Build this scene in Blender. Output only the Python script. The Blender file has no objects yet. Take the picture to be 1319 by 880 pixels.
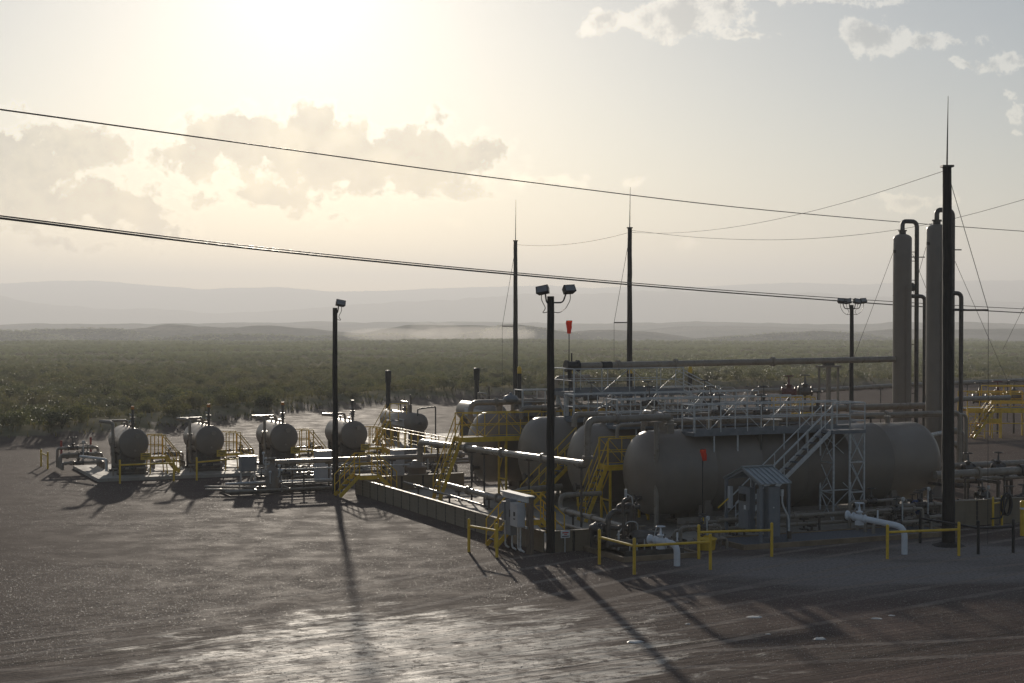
import bpy, math, random
import numpy as np
from mathutils import Vector, Matrix, noise
random.seed(7); R = math.radians
SC = bpy.context.scene; COL = SC.collection

# ------------------------------------------------------------------ camera, sky, sun, exposure
F = 2100.0; H = 8.2; TH = math.atan(35 / F); A = R(24)
cam = bpy.data.cameras.new('camera'); camo = bpy.data.objects.new('camera', cam); COL.objects.link(camo)
camo.location = (0, 0, H); camo.rotation_euler = (math.pi / 2 - TH, 0, 0)
cam.sensor_width = 36; cam.lens = F / 1319 * 36; cam.clip_start = .5; cam.clip_end = 60000
SC.camera = camo
SC.view_settings.view_transform = 'Standard'; SC.view_settings.look = 'None'
SC.view_settings.exposure = -0.12; SC.view_settings.gamma = 1
SUN_AZ = math.atan2(390 - 659.5, F); SUN_EL = math.atan2(461 / F * math.cos(SUN_AZ), 1)
sd = Vector((math.sin(SUN_AZ) * math.cos(SUN_EL), math.cos(SUN_AZ) * math.cos(SUN_EL), math.sin(SUN_EL)))
sl = bpy.data.lights.new('sun', 'SUN'); slo = bpy.data.objects.new('sun', sl); COL.objects.link(slo)
sl.energy = 4.0; sl.angle = R(.9); sl.color = (1, .89, .75)
slo.rotation_euler = sd.to_track_quat('Z', 'Y').to_euler(); slo.location = (0, 0, 80)
try: SC.cycles.max_bounces = 5; SC.cycles.volume_bounces = 0; SC.cycles.use_denoising = True; SC.cycles.sample_clamp_indirect = 6
except Exception: pass

class NT:
    def __init__(s, tree): s.t = tree; s.n = tree.nodes; s.l = tree.links
    def new(s, ty, **kw):
        n = s.n.new(ty)
        for k, v in kw.items(): setattr(n, k, v)
        return n
    def put(s, sock, v):
        if isinstance(v, bpy.types.NodeSocket): s.l.new(v, sock)
        elif v is not None: sock.default_value = v
    def m(s, op, a=None, b=None, c=None, clamp=False):
        n = s.new('ShaderNodeMath', operation=op, use_clamp=clamp)
        for i, v in enumerate((a, b, c)): s.put(n.inputs[i], v)
        return n.outputs[0]
    def v(s, op, a=None, b=None):
        n = s.new('ShaderNodeVectorMath', operation=op)
        s.put(n.inputs[0], a); s.put(n.inputs[1], b)
        return n.outputs['Value'] if op in ('LENGTH', 'DOT_PRODUCT', 'DISTANCE') else n.outputs[0]
    def noise(s, vec, scale, detail=4, rough=.55, dist=0, out=0):
        n = s.new('ShaderNodeTexNoise'); s.put(n.inputs['Vector'], vec)
        n.inputs['Scale'].default_value = scale; n.inputs['Detail'].default_value = detail
        n.inputs['Roughness'].default_value = rough; n.inputs['Distortion'].default_value = dist
        return n.outputs[out]
    def ramp(s, f, a, b, lo=0., hi=1., smooth=True):
        n = s.new('ShaderNodeMapRange', interpolation_type='SMOOTHSTEP' if smooth else 'LINEAR')
        s.put(n.inputs[0], f)
        for i, v in enumerate((a, b, lo, hi)): s.put(n.inputs[i + 1], v)
        return n.outputs[0]
    def mix(s, f, a, b, blend='MIX'):
        n = s.new('ShaderNodeMix', data_type='RGBA', blend_type=blend)
        s.put(n.inputs[0], f)
        for i, v in ((6, a), (7, b)):
            s.put(n.inputs[i], v if isinstance(v, bpy.types.NodeSocket) else (*v, 1) if len(v) == 3 else v)
        return n.outputs[2]
    def scale(s, vec, xyz): return s.v('MULTIPLY', vec, xyz)

def build_world():
    w = bpy.data.worlds.new('World'); SC.world = w; w.use_nodes = True
    t = NT(w.node_tree); bg = w.node_tree.nodes['Background']; bg.inputs[1].default_value = .05
    sky = t.new('ShaderNodeTexSky', sky_type='NISHITA', sun_disc=False)
    sky.sun_elevation = SUN_EL; sky.sun_rotation = SUN_AZ; sky.dust_density = 1.2; sky.air_density = 1.0; sky.ozone_density = 1.0; sky.altitude = 900
    tc = t.new('ShaderNodeTexCoord').outputs['Generated']
    hs = t.new('ShaderNodeHueSaturation'); hs.inputs['Saturation'].default_value = .95; t.put(hs.inputs['Color'], sky.outputs[0])
    base = hs.outputs[0]
    # thin summer dust veil over the whole sky, thicker and warmer low down, with the broad aureole dust makes round the sun
    cosang = t.v('DOT_PRODUCT', tc, tuple(sd))
    ang = t.m('ARCCOSINE', t.m('MINIMUM', cosang, .99999))
    sep = t.new('ShaderNodeSeparateXYZ'); t.put(sep.inputs[0], tc)
    z = sep.outputs[2]
    base = t.mix(1.0, base, VEIL_TINT, 'MULTIPLY')
    au = t.m('MULTIPLY', t.m('EXPONENT', t.m('MULTIPLY', ang, -1 / .060)), 13.0)
    au2 = t.m('MULTIPLY', t.m('EXPONENT', t.m('MULTIPLY', ang, -1 / .18)), VEIL_WIDE)
    veil = t.m('ADD', t.m('MULTIPLY', t.ramp(sep.outputs[2], .04, .22, 1, .58, False), VEIL_FLAT), 0.0)
    low = t.ramp(z, .0, .16)
    vcol = t.mix(low, (1.0, .925, .83), (.74, .89, 1.05))
    vv = t.new('ShaderNodeVectorMath', operation='SCALE'); t.put(vv.inputs[0], vcol); t.put(vv.inputs['Scale'], veil)
    au_ = t.new('ShaderNodeVectorMath', operation='SCALE'); t.put(au_.inputs[0], t.mix(low, (1.0, .94, .85), (1.0, .985, .96))); t.put(au_.inputs['Scale'], t.m('ADD', au, au2))
    skyc = t.v('ADD', t.v('ADD', base, vv.outputs[0]), au_.outputs[0])
    # clouds: placed by direction on the sky sphere
    fy = t.m('MAXIMUM', sep.outputs[1], .05)
    X = t.m('DIVIDE', sep.outputs[0], fy); Z = t.m('DIVIDE', z, fy)
    cmb = t.new('ShaderNodeCombineXYZ'); t.put(cmb.inputs[0], X); t.put(cmb.inputs[1], Z)
    uv = cmb.outputs[0]
    wob = t.noise(uv, 26, 7, .60, out=1)
    wob = t.scale(t.v('SUBTRACT', wob, (.5, .5, .5)), (.060, .040, 0))
    uvw = t.v('ADD', uv, wob)
    fine = t.noise(t.v('ADD', uv, (.3, .7, 0)), 60, 8, .66)
    CL = [(100, 192, 72, 30), (240, 200, 56, 26), (310, 178, 90, 45), (400, 195, 110, 50), (520, 203, 120, 50), (600, 205, 50, 30), (20, 230, 70, 75), (110, 268, 120, 34), (200, 285, 50, 20),
          (350, 252, 85, 20), (500, 245, 115, 13), (780, 28, 33, 18), (890, 16, 72, 30), (962, 42, 26, 9), (1060, -2, 90, 14), (1125, 50, 42, 24), (1185, 58, 34, 13), (1228, 52, 30, 9),
          (1292, 80, 38, 15), (1241, 83, 16, 6), (1304, 126, 14, 7), (1311, 148, 16, 6), (1170, 257, 44, 13), (1306, 167, 14, 7), (452, 288, 24, 6), (577, 287, 17, 5), (700, 230, 60, 9), (815, 226, 14, 7), (70, 322, 38, 11), (150, 326, 40, 6), (880, 322, 16, 6)]
    curs = [None, None]
    for cx, cy, rx, ry in CL:
        d = t.v('SUBTRACT', uvw, ((cx - 659.5) / F, (405 - cy) / F, 0))
        d = t.scale(d, (F / rx / 1.2, F / ry / 1.2, 0))
        f = t.m('MULTIPLY', t.m('SUBTRACT', 1.0, t.v('LENGTH', d)), min(ry, 30) / 30 if cx < 670 else min(ry + 8, 30) / 30)
        k = 0 if cx < 670 else 1
        curs[k] = f if curs[k] is None else t.m('MAXIMUM', curs[k], f)
    # elsewhere round the sky: the same sort of scattered small clouds
    oth = t.ramp(t.noise(t.scale(tc, (5, 5, 14)), 1.0, 6, .6), .60, .85, -.2, .5)
    front = t.ramp(sep.outputs[1], .86, .92)
    fn = t.m('MULTIPLY', t.m('SUBTRACT', fine, .5), 2.3)
    big = t.m('ADD', t.m('MULTIPLY', curs[0], front), t.m('ADD', fn, t.m('MULTIPLY', t.m('SUBTRACT', 1, front), -1.0)))
    sml = t.m('ADD', t.m('ADD', t.m('MULTIPLY', curs[1], front), t.m('MULTIPLY', oth, t.m('SUBTRACT', 1, front))), t.m('MULTIPLY', fn, .8))
    inner = t.noise(t.v('ADD', uv, (.1, .2, 0)), 40, 6, .6)
    so = t.v('NORMALIZE', t.v('SUBTRACT', ((390 - 659.5) / F, (405 + 56) / F, 0), uv))
    so = t.v('MULTIPLY', so, (.010, .010, 0))
    f2 = t.noise(t.v('ADD', t.v('ADD', uv, so), (.3, .7, 0)), 60, 8, .66)
    relief = t.m('MULTIPLY', t.m('SUBTRACT', fine, f2), 5.0)
    relief = t.m('MAXIMUM', t.m('MINIMUM', relief, 1.0), -1.0)
    # broad backlit bank: greyer than the sky behind it, silver edge
    body = t.new('ShaderNodeVectorMath', operation='SCALE'); t.put(body.inputs[0], t.mix(1.0, skyc, (1.0, .97, .92), 'MULTIPLY')); body.inputs['Scale'].default_value = .67
    bodyc = t.v('MULTIPLY', body.outputs[0], t.mix(t.ramp(inner, .35, .68), (.92, .92, .93), (1.13, 1.12, 1.08)))
    rs_ = t.new('ShaderNodeVectorMath', operation='SCALE'); t.put(rs_.inputs[0], bodyc); t.put(rs_.inputs['Scale'], t.m('ADD', 1.0, t.m('MULTIPLY', relief, .10))); bodyc = rs_.outputs[0]
    edge = t.v('ADD', t.scale(skyc, (1.06, 1.05, 1.02)), (3.2, 3.0, 2.7))
    cc = t.mix(t.ramp(big, .04, .40, 1, 0), bodyc, edge)
    out = t.mix(t.m('MULTIPLY', t.ramp(big, -.02, .12), .92), skyc, cc)
    # small fair-weather puffs: bright, with a soft grey heart
    lit = t.v('ADD', t.scale(skyc, (1.08, 1.05, 1.0)), (6.2, 5.4, 4.4))
    grey = t.scale(skyc, (.90, .88, .86))
    sc_ = t.mix(t.m('MULTIPLY', t.ramp(t.m('ADD', sml, t.m('MULTIPLY', relief, -.55)), .12, .85), .92), lit, grey)
    out = t.mix(t.ramp(sml, .0, .30, 0, .92), out, sc_)
    t.put(bg.inputs[0], out)
VEIL_TINT = (.88, .95, 1.06); VEIL_WIDE = .7; VEIL_FLAT = 2.3
build_world()

# ------------------------------------------------------------------ places
def ray(px, py):
    x = (px - 659.5) / F; u = (440 - py) / F
    return x, math.cos(TH) + u * math.sin(TH), -math.sin(TH) + u * math.cos(TH)
def P(px, py, z=0.):
    r = ray(px, py); t = (z - H) / r[2]; return (r[0] * t, r[1] * t, z)
def D(px, py, Y):
    r = ray(px, py); t = Y / r[1]; return (r[0] * t, Y, H + r[2] * t)
OX, OY = 4.34, 58.8; CA, SA = math.cos(A), math.sin(A)
def g(p, q, z=0.): return (OX + p * CA - q * SA, OY + p * SA + q * CA, z)
def pq(w): dx, dy = w[0] - OX, w[1] - OY; return (dx * CA + dy * SA, -dx * SA + dy * CA, w[2] if len(w) > 2 else 0)
def GP(px, py, z=0.): return pq(P(px, py, z))
def plane(px, py, ax, val):
    r = ray(px, py); a = pq((0, 0, H)); b = pq((r[0], r[1], 0)); d = (b[0] - a[0], b[1] - a[1]); t = (val - a[ax]) / d[ax]
    return (a[0] + d[0] * t, a[1] + d[1] * t, H + r[2] * t)

# ------------------------------------------------------------------ materials
M = {}
def mat(name, col, rough=.5, metal=0., var=.15, vs=3., bump=0., bs=30., spec=.5, dirt=None, trans=0., stretch=(1, 1, 1), rvar=.1):
    m = bpy.data.materials.new(name); m.use_nodes = True; t = NT(m.node_tree); b = m.node_tree.nodes['Principled BSDF']
    tc = t.new('ShaderNodeTexCoord').outputs['Object']; co = t.scale(tc, stretch)
    oi = t.new('ShaderNodeObjectInfo')
    n = t.noise(co, vs, 5, .6)
    c = t.mix(t.ramp(n, .3, .7), tuple(x * (1 - var) for x in col), tuple(min(1, x * (1 + var)) for x in col))
    if dirt:
        n2 = t.noise(t.scale(tc, (1.3, 1.3, .35)), 2.2, 6, .65)
        c = t.mix(t.ramp(n2, .48, .72, 0, dirt[1]), c, dirt[0])
    t.put(b.inputs['Base Color'], c)
    t.put(b.inputs['Roughness'], t.ramp(t.noise(co, vs * 1.7, 4), .3, .7, max(.05, rough - rvar), min(1, rough + rvar)))
    b.inputs['Metallic'].default_value = metal; b.inputs['Specular IOR Level'].default_value = spec
    if bump:
        bn = t.new('ShaderNodeBump'); bn.inputs['Strength'].default_value = bump; bn.inputs['Distance'].default_value = .02
        t.put(bn.inputs['Height'], t.noise(co, bs, 4)); t.put(b.inputs['Normal'], bn.outputs[0])
    M[name] = m; return m
mat('tank_paint', (.225, .186, .148), .42, var=.07, vs=1.2, bump=.03, bs=2.5, dirt=((.27, .21, .15), .38), rvar=.06)
mat('pipe_paint', (.29, .245, .195), .34, var=.12, vs=2.5, dirt=((.12, .09, .06), .4))
mat('dark_steel', (.10, .088, .075), .42, var=.3, vs=4, metal=.2, dirt=((.16, .09, .05), .5))
mat('galvanized', (.60, .60, .58), .52, metal=.25, var=.15, vs=8)
mat('yellow_paint', (.80, .51, .04), .42, var=.12, vs=3, dirt=((.24, .16, .06), .35))
mat('black_pole', (.018, .015, .012), .75, var=.4, vs=2, stretch=(6, 6, .6), bump=.5, bs=9)
mat('black_steel', (.016, .015, .015), .45, var=.3)
mat('white_paint', (.72, .74, .76), .38, var=.05)
mat('concrete', (.36, .325, .275), .75, var=.12, vs=1.4, bump=.15, bs=12, dirt=((.20, .17, .13), .5))
mat('kerb_timber', (.26, .19, .12), .75, var=.2, vs=2)
mat('wall_panel', (.25, .20, .135), .55, var=.08, vs=1, dirt=((.15, .12, .08), .4))
mat('joint_dark', (.07, .055, .04), .7)
mat('cabinet_grey', (.20, .21, .22), .45, var=.06)
mat('cabinet_light', (.52, .52, .52), .42, var=.06)
mat('roof_metal', (.30, .33, .34), .38, metal=.4, var=.08, stretch=(1, 1, 1))
mat('sign_yellow', (.62, .43, .06), .5, var=.05)
mat('sign_white', (.75, .75, .72), .5, var=.05)
mat('print_dark', (.05, .045, .04), .6)
mat('print_red', (.5, .08, .05), .6)
mat('red_paint', (.36, .035, .025), .5)
mat('orange_cap', (.60, .20, .02), .5)
mat('blue_paint', (.02, .06, .18), .45)
mat('maroon_paint', (.12, .02, .02), .45)
mat('deck_grating', (.15, .155, .165), .75, metal=0, var=.25, vs=14, spec=.2)
mat('steel_beam', (.20, .21, .22), .55, metal=.3, var=.12)
mat('wire', (.03, .03, .03), .5)
mat('rock', (.24, .20, .17), .5, var=.35, vs=5, spec=.45)
mat('white_rock', (.70, .66, .60), .6)
mat('rubber', (.015, .015, .015), .5)
mat('wood', (.17, .125, .085), .7, var=.25, vs=3, stretch=(8, 8, 1))
mat('lamp_glass', (.25, .25, .25), .15)
# windsock cloth lets the low sun through
def cloth(name, col):
    m = bpy.data.materials.new(name); m.use_nodes = True; t = NT(m.node_tree); b = m.node_tree.nodes['Principled BSDF']
    b.inputs['Base Color'].default_value = (*col, 1); b.inputs['Roughness'].default_value = .8
    tr = t.new('ShaderNodeBsdfTranslucent'); tr.inputs[0].default_value = (*col, 1)
    mx = t.new('ShaderNodeMixShader'); mx.inputs[0].default_value = .6
    t.put(mx.inputs[1], b.outputs[0]); t.put(mx.inputs[2], tr.outputs[0]); t.put(m.node_tree.nodes['Material Output'].inputs[0], mx.outputs[0]); M[name] = m
cloth('sock_cloth', (.85, .09, .03))
def foliage(name, a, b_, c_):
    m = bpy.data.materials.new(name); m.use_nodes = True; t = NT(m.node_tree); b = m.node_tree.nodes['Principled BSDF']
    oi = t.new('ShaderNodeObjectInfo'); geo = t.new('ShaderNodeNewGeometry')
    col = t.mix(oi.outputs['Random'], a, b_)
    col = t.mix(t.ramp(t.noise(geo.outputs['Position'], .045, 4), .42, .62), col, c_)
    col = t.mix(t.ramp(t.noise(geo.outputs['Position'], 2.5, 2), .35, .7, 0, .5), col, b_)
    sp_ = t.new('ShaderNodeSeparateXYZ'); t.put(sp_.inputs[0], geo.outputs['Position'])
    col = t.mix(t.m('MULTIPLY', t.ramp(sp_.outputs[1], 130, 520), t.ramp(t.noise(t.scale(geo.outputs['Position'], (.5, 1, 1)), .03, 5, .65), .30, .62, .45, 1)), col, (.37, .37, .275))  # paler grey-green with distance, part of the haze put into the leaf colour
    t.put(b.inputs['Base Color'], col); b.inputs['Roughness'].default_value = .55
    tr = t.new('ShaderNodeBsdfTranslucent'); t.put(tr.inputs[0], t.mix(1, col, (1.3, 1.35, .8), 'MULTIPLY'))
    mx = t.new('ShaderNodeMixShader'); mx.inputs[0].default_value = .30
    t.put(mx.inputs[1], b.outputs[0]); t.put(mx.inputs[2], tr.outputs[0]); t.put(m.node_tree.nodes['Material Output'].inputs[0], mx.outputs[0]); M[name] = m
foliage('scrub_leaf', (.038, .045, .022), (.20, .20, .11), (.21, .18, .12))

# ------------------------------------------------------------------ mesh helpers
BASE = {}
class MB:
    def __init__(s): s.v = []; s.f = []; s.sm = []
    def add(s, vs, fs, smooth=False):
        k = len(s.v); s.v += [tuple(x) for x in vs]; s.f += [tuple(i + k for i in f) for f in fs]; s.sm += [smooth] * len(fs); return s
    def hexa(s, c):
        return s.add(c, [(0, 3, 2, 1), (4, 5, 6, 7), (0, 1, 5, 4), (1, 2, 6, 5), (2, 3, 7, 6), (3, 0, 4, 7)])
    def box(s, a, b):
        x0, y0, z0 = (min(a[i], b[i]) for i in range(3)); x1, y1, z1 = (max(a[i], b[i]) for i in range(3))
        return s.hexa([(x0, y0, z0), (x1, y0, z0), (x1, y1, z0), (x0, y1, z0), (x0, y0, z1), (x1, y0, z1), (x1, y1, z1), (x0, y1, z1)])
    def beam(s, a, b, w, h=None, up=(0, 0, 1)):
        a, b = Vector(a), Vector(b); h = h or w; d = (b - a).normalized(); up = Vector(up)
        if abs(d.dot(up)) > .98: up = Vector((1, 0, 0))
        x = d.cross(up).normalized() * (w / 2); y = x.normalized().cross(d).normalized() * (h / 2)
        return s.hexa([a - x - y, a + x - y, a + x + y, a - x + y, b - x - y, b + x - y, b + x + y, b - x + y])
    def tube(s, pts, r, n=10, caps=True):
        pts = [Vector(p) for p in pts]; rs = r if isinstance(r, (list, tuple)) else [r] * len(pts)
        N = len(pts); T = []
        for i in range(N):
            d = (pts[min(i + 1, N - 1)] - pts[max(i - 1, 0)]); T.append(d.normalized())
        u = T[0].orthogonal().normalized(); rings = []
        for i in range(N):
            u = (u - T[i] * u.dot(T[i])).normalized(); w = T[i].cross(u)
            rings.append([pts[i] + (u * math.cos(2 * math.pi * k / n) + w * math.sin(2 * math.pi * k / n)) * rs[i] for k in range(n)])
        vs = [p for rg in rings for p in rg]
        fs = [(i * n + k, i * n + (k + 1) % n, (i + 1) * n + (k + 1) % n, (i + 1) * n + k) for i in range(N - 1) for k in range(n)]
        s.add(vs, fs, True)
        if caps:
            s.add(rings[0], [tuple(reversed(range(n)))]); s.add(rings[-1], [tuple(range(n))])
        return s
    def lathe(s, o, d, prof, n=32):   # prof: (distance along d, radius)
        o = Vector(o); d = Vector(d).normalized(); u = d.orthogonal().normalized(); w = d.cross(u)
        if abs(d.z) < .5: u = Vector((0, 0, 1)); w = d.cross(u)
        vs = [o + d * t + (u * math.cos(2 * math.pi * k / n) + w * math.sin(2 * math.pi * k / n)) * max(r, 1e-4) for t, r in prof for k in range(n)]
        fs = [(i * n + k, i * n + (k + 1) % n, (i + 1) * n + (k + 1) % n, (i + 1) * n + k) for i in range(len(prof) - 1) for k in range(n)]
        return s.add(vs, fs, True)
    def build(s, name, m, parent=None, base=None):
        root = parent
        while root is not None and root.parent is not None: root = root.parent
        off = BASE[root.name] if root is not None else (base or (0, 0, 0))
        me = bpy.data.meshes.new(name)
        me.from_pydata([(x - off[0], y - off[1], z - off[2]) for x, y, z in s.v], [], s.f)
        me.polygons.foreach_set('use_smooth', s.sm); me.materials.append(M[m] if isinstance(m, str) else m); me.update()
        o = bpy.data.objects.new(name, me); COL.objects.link(o); o.parent = parent
        return o
def props(o, label=None, cat=None, group=None, kind=None):
    for k, v in (('label', label), ('category', cat), ('group', group), ('kind', kind)):
        if v: o[k] = v
    return o
def T(name, label, cat, base, group=None, grid=True):     # a thing: Empty at its base; parts are given in grid coordinates
    o = bpy.data.objects.new(name, None); COL.objects.link(o); o.empty_display_size = .2
    BASE[o.name] = tuple(base)
    if grid: o.location = g(*base); o.rotation_euler = (0, 0, A)
    else: o.location = base
    return props(o, label, cat, group)
def copy_tree(o, parent=None):
    c = o.copy(); COL.objects.link(c); c.parent = parent
    for ch in list(KIDS.get(o.name, [])): copy_tree(ch, c)
    return c
KIDS = {}
def index_kids():
    KIDS.clear()
    for x in bpy.data.objects:
        if x.parent: KIDS.setdefault(x.parent.name, []).append(x)
def fillet(pts, rad=.3, k=5):
    pts = [Vector(p) for p in pts]; out = [pts[0]]
    for i in range(1, len(pts) - 1):
        a, b, c = pts[i - 1], pts[i], pts[i + 1]; r1 = min(rad, (a - b).length * .45, (c - b).length * .45)
        s_ = b + (a - b).normalized() * r1; e = b + (c - b).normalized() * r1
        for j in range(k + 1):
            t = j / k; out.append((1 - t) ** 2 * s_ + 2 * t * (1 - t) * b + t * t * e)
    out.append(pts[-1]); return out
def flange(parent, c, d, r, m='pipe_paint', w=.06):
    d = Vector(d).normalized(); c = Vector(c)
    o = MB().tube([c - d * w, c - d * .006], r * 1.55, 14).tube([c + d * .006, c + d * w], r * 1.55, 14).build('flange', m, parent)
    return o
def pipe(label, pts, r, m='pipe_paint', fl=(), sup=(), fil=None, group=None, supz=0.08, name='pipe_run', parent=None, n=12):
    t = parent or T(name, label, 'pipe', (pts[0][0], pts[0][1], 0), group)
    MB().tube(fillet(pts, fil or r * 3.2), r, n).build('pipe', m, t)
    for i, f in fl:
        a, b = Vector(pts[i]), Vector(pts[i + 1]); flange(t, a + (b - a) * f, b - a, r, m)
    for i, f in sup:
        a, b = Vector(pts[i]), Vector(pts[i + 1]); c = a + (b - a) * f
        MB().tube([(c.x, c.y, supz), (c.x, c.y, c.z - r)], .045, 8).box((c.x - .13, c.y - .13, supz - .02), (c.x + .13, c.y + .13, supz + .015)).box((c.x - .16, c.y - .1, c.z - r - .05), (c.x + .16, c.y + .1, c.z - r + .01)).build('support', 'dark_steel', t)
    return t
def rail(t, a, b, m, h=1.05, n=None, mids=1, r=.024, toe=None, brace=False):
    a, b = Vector(a), Vector(b); L = (b - a).length; n = n or max(1, round(L / 1.1)); up = Vector((0, 0, h))
    MB().tube([a + up, b + up], r, 8).build('handrail', m, t)
    for k in range(mids):
        zz = Vector((0, 0, h * (k + 1) / (mids + 1))); MB().tube([a + zz, b + zz], r * .8, 6).build('midrail', m, t)
    for i in range(n + 1):
        c = a + (b - a) * i / n; MB().tube([c, c + up], r, 6).build('post', m, t)
        if brace and i < n:
            c2 = a + (b - a) * (i + 1) / n
            MB().tube([c, c2 + up] if i % 2 else [c2, c + up], r * .6, 5).build('brace', m, t)
    if toe: MB().beam(a + Vector((0, 0, toe / 2)), b + Vector((0, 0, toe / 2)), .012, toe).build('toe_board', 'steel_beam' if m == 'galvanized' else m, t)
def stair(t, a, b, wv, m, nt=None, rh=.95, both=True, tread='deck_grating', flat=.24):
    a, b, wv = Vector(a), Vector(b), Vector(wv); d = b - a; nt = nt or max(3, round(d.z / .24)); hd = Vector((d.x, d.y, 0)).normalized()
    for k in (0, 1): MB().beam(a + wv * k, b + wv * k, .03, .16).build('stringer', m, t)
    for i in range(1, nt):
        c = a + d * i / nt; mb = MB(); c0 = c + wv * .03; c1 = c + wv * .97
        mb.hexa([c0 - hd * flat / 2, c1 - hd * flat / 2, c1 + hd * flat / 2, c0 + hd * flat / 2] + [x + Vector((0, 0, .035)) for x in (c0 - hd * flat / 2, c1 - hd * flat / 2, c1 + hd * flat / 2, c0 + hd * flat / 2)])
        mb.build('tread', tread, t)
    up = Vector((0, 0, rh))
    for k in ((0, 1) if both else (0,)):
        s_ = a + wv * k; e = b + wv * k
        MB().tube([s_ + up * .15, s_ + up, e + up], .024, 6).build('handrail', m, t)
        MB().tube([s_ + up * .5, e + up * .5], .018, 6).build('midrail', m, t)
        np_ = max(1, round(d.length / 1.4))
        for i in range(1, np_ + 1):
            c = s_ + (e - s_) * i / np_; MB().tube([c, c + up], .022, 6).build('post', m, t)
def deck(t, p0, p1, q0, q1, z, m='deck_grating', frame='steel_beam', fh=.14):
    MB().box((p0, q0, z - .04), (p1, q1, z)).build('deck', m, t)
    for a, b in (((p0, q0), (p1, q0)), ((p0, q1), (p1, q1)), ((p0, q0), (p0, q1)), ((p1, q0), (p1, q1))):
        MB().beam((a[0], a[1], z - fh / 2 + .006), (b[0], b[1], z - fh / 2 + .006), .03, fh).build('frame_beam', frame, t)
def wheel_valve(t, c, r, m='dark_steel', d=(1, 0, 0), sc=1., wheel=None):
    """gate valve: body, bonnet, stem, handwheel standing upward"""
    c = Vector(c); d = Vector(d).normalized(); u = Vector((0, 0, 1))
    b = MB().lathe(c - d * .26 * sc, d, [(0, r * .9), (0, r * 1.7), (.05 * sc, r * 1.7), (.055 * sc, r * 1.15), (.16 * sc, r * 1.45), (.26 * sc, r * 1.6), (.36 * sc, r * 1.45), (.465 * sc, r * 1.15), (.47 * sc, r * 1.7), (.52 * sc, r * 1.7), (.52 * sc, r * .9)], 12).build('valve_body', m, t)
    MB().lathe(c, u, [(r, r * .9), (r + .10 * sc, r * .8), (r + .10 * sc, r * 1.3), (r + .15 * sc, r * 1.3), (r + .17 * sc, r * .5), (r + .38 * sc, r * .28), (r + .50 * sc, .015)], 10).build('bonnet', m, t)
    hc = c + u * (r + .47 * sc); R_ = .17 * sc
    w = MB().tube([hc + Vector((math.cos(k * math.pi / 6), math.sin(k * math.pi / 6), 0)) * R_ for k in range(13)], .018 * sc, 6, False)
    for k in range(3):
        v = Vector((math.cos(k * math.pi / 3), math.sin(k * math.pi / 3), 0)) * R_; w.tube([hc - v, hc + v], .011 * sc, 5)
    w.build('handwheel', wheel or m, t)
    return b

exec_order = []
# ------------------------------------------------------------------ ground, hills, mountains, haze
YARD = [P(x, y) for x, y in ((-900, 640), (-300, 585), (0, 570), (90, 567), (200, 557), (300, 545), (400, 531), (500, 521), (640, 514), (780, 508), (900, 505), (1100, 500), (1319, 497), (1700, 496))]
YARD = [(a, b) for a, b, c in YARD] + [(80, 20), (60, -60), (-60, -60)]
YA = np.array(YARD)
def yard_sdf(x, y):
    inside = np.zeros(x.shape, bool); dist = np.full(x.shape, 1e9); n = len(YA)
    for i in range(n):
        x0, y0 = YA[i]; x1, y1 = YA[(i + 1) % n]
        c = ((y0 > y) != (y1 > y)); xi = (x1 - x0) * (y - y0) / (y1 - y0 + 1e-12) + x0
        inside ^= c & (x < xi)
        dx, dy = x1 - x0, y1 - y0; tt = np.clip(((x - x0) * dx + (y - y0) * dy) / (dx * dx + dy * dy), 0, 1)
        dist = np.minimum(dist, np.hypot(x - x0 - tt * dx, y - y0 - tt * dy))
    return np.where(inside, dist, -dist)
def vnoise(x, y, seed=0):
    xi = np.floor(x).astype(np.int64); yi = np.floor(y).astype(np.int64); fx = x - xi; fy = y - yi
    fx = fx * fx * (3 - 2 * fx); fy = fy * fy * (3 - 2 * fy)
    def h(a, b):
        v = (a * 374761393 + b * 668265263 + seed * 974711) & 0xffffffff; v = ((v ^ (v >> 13)) * 1274126177) & 0xffffffff; return ((v ^ (v >> 16)) & 0xffff) / 65535.
    return (h(xi, yi) * (1 - fx) + h(xi + 1, yi) * fx) * (1 - fy) + (h(xi, yi + 1) * (1 - fx) + h(xi + 1, yi + 1) * fx) * fy
def fbm(x, y, s, o=4, seed=0):
    r = 0; a = 1; t = 0
    for k in range(o): r = r + a * vnoise(x / s + 17 * k, y / s - 9 * k, seed + k); t += a; a *= .5; s /= 2.03
    return r / t
MX = np.array([-400, 0, 60, 110, 150, 200, 260, 300, 360, 420, 500, 560, 640, 700, 760, 830, 900, 960, 1030, 1100, 1150, 1185, 1240, 1319, 1700])
MY = np.array([366, 364, 361, 361, 362, 367, 372, 370, 369, 375, 374, 371, 369, 367, 370, 367, 369, 366, 363, 366, 364, 359, 361, 359, 364])
HILLS = [  # px, crest y, depth, half width px, depth half width
    (100, 421, 1500, 110, 130), (230, 417, 1650, 110, 150), (20, 425, 1350, 90, 110), (380, 420, 1750, 130, 150), (560, 417, 1700, 110, 150), (460, 428, 1330, 120, 100), (660, 421, 1500, 100, 120), (320, 429, 1230, 130, 90), (60, 433, 1150, 90, 80),
    (150, 414, 3000, 250, 300), (520, 413, 3400, 300, 300), (880, 414, 3200, 190, 300), (1180, 414, 3000, 220, 300), (950, 419, 2600, 130, 250), (1250, 422, 1900, 180, 170), (1050, 428, 1500, 160, 120), (1230, 433, 1200, 120, 90), (800, 425, 1700, 90, 130)]
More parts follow.
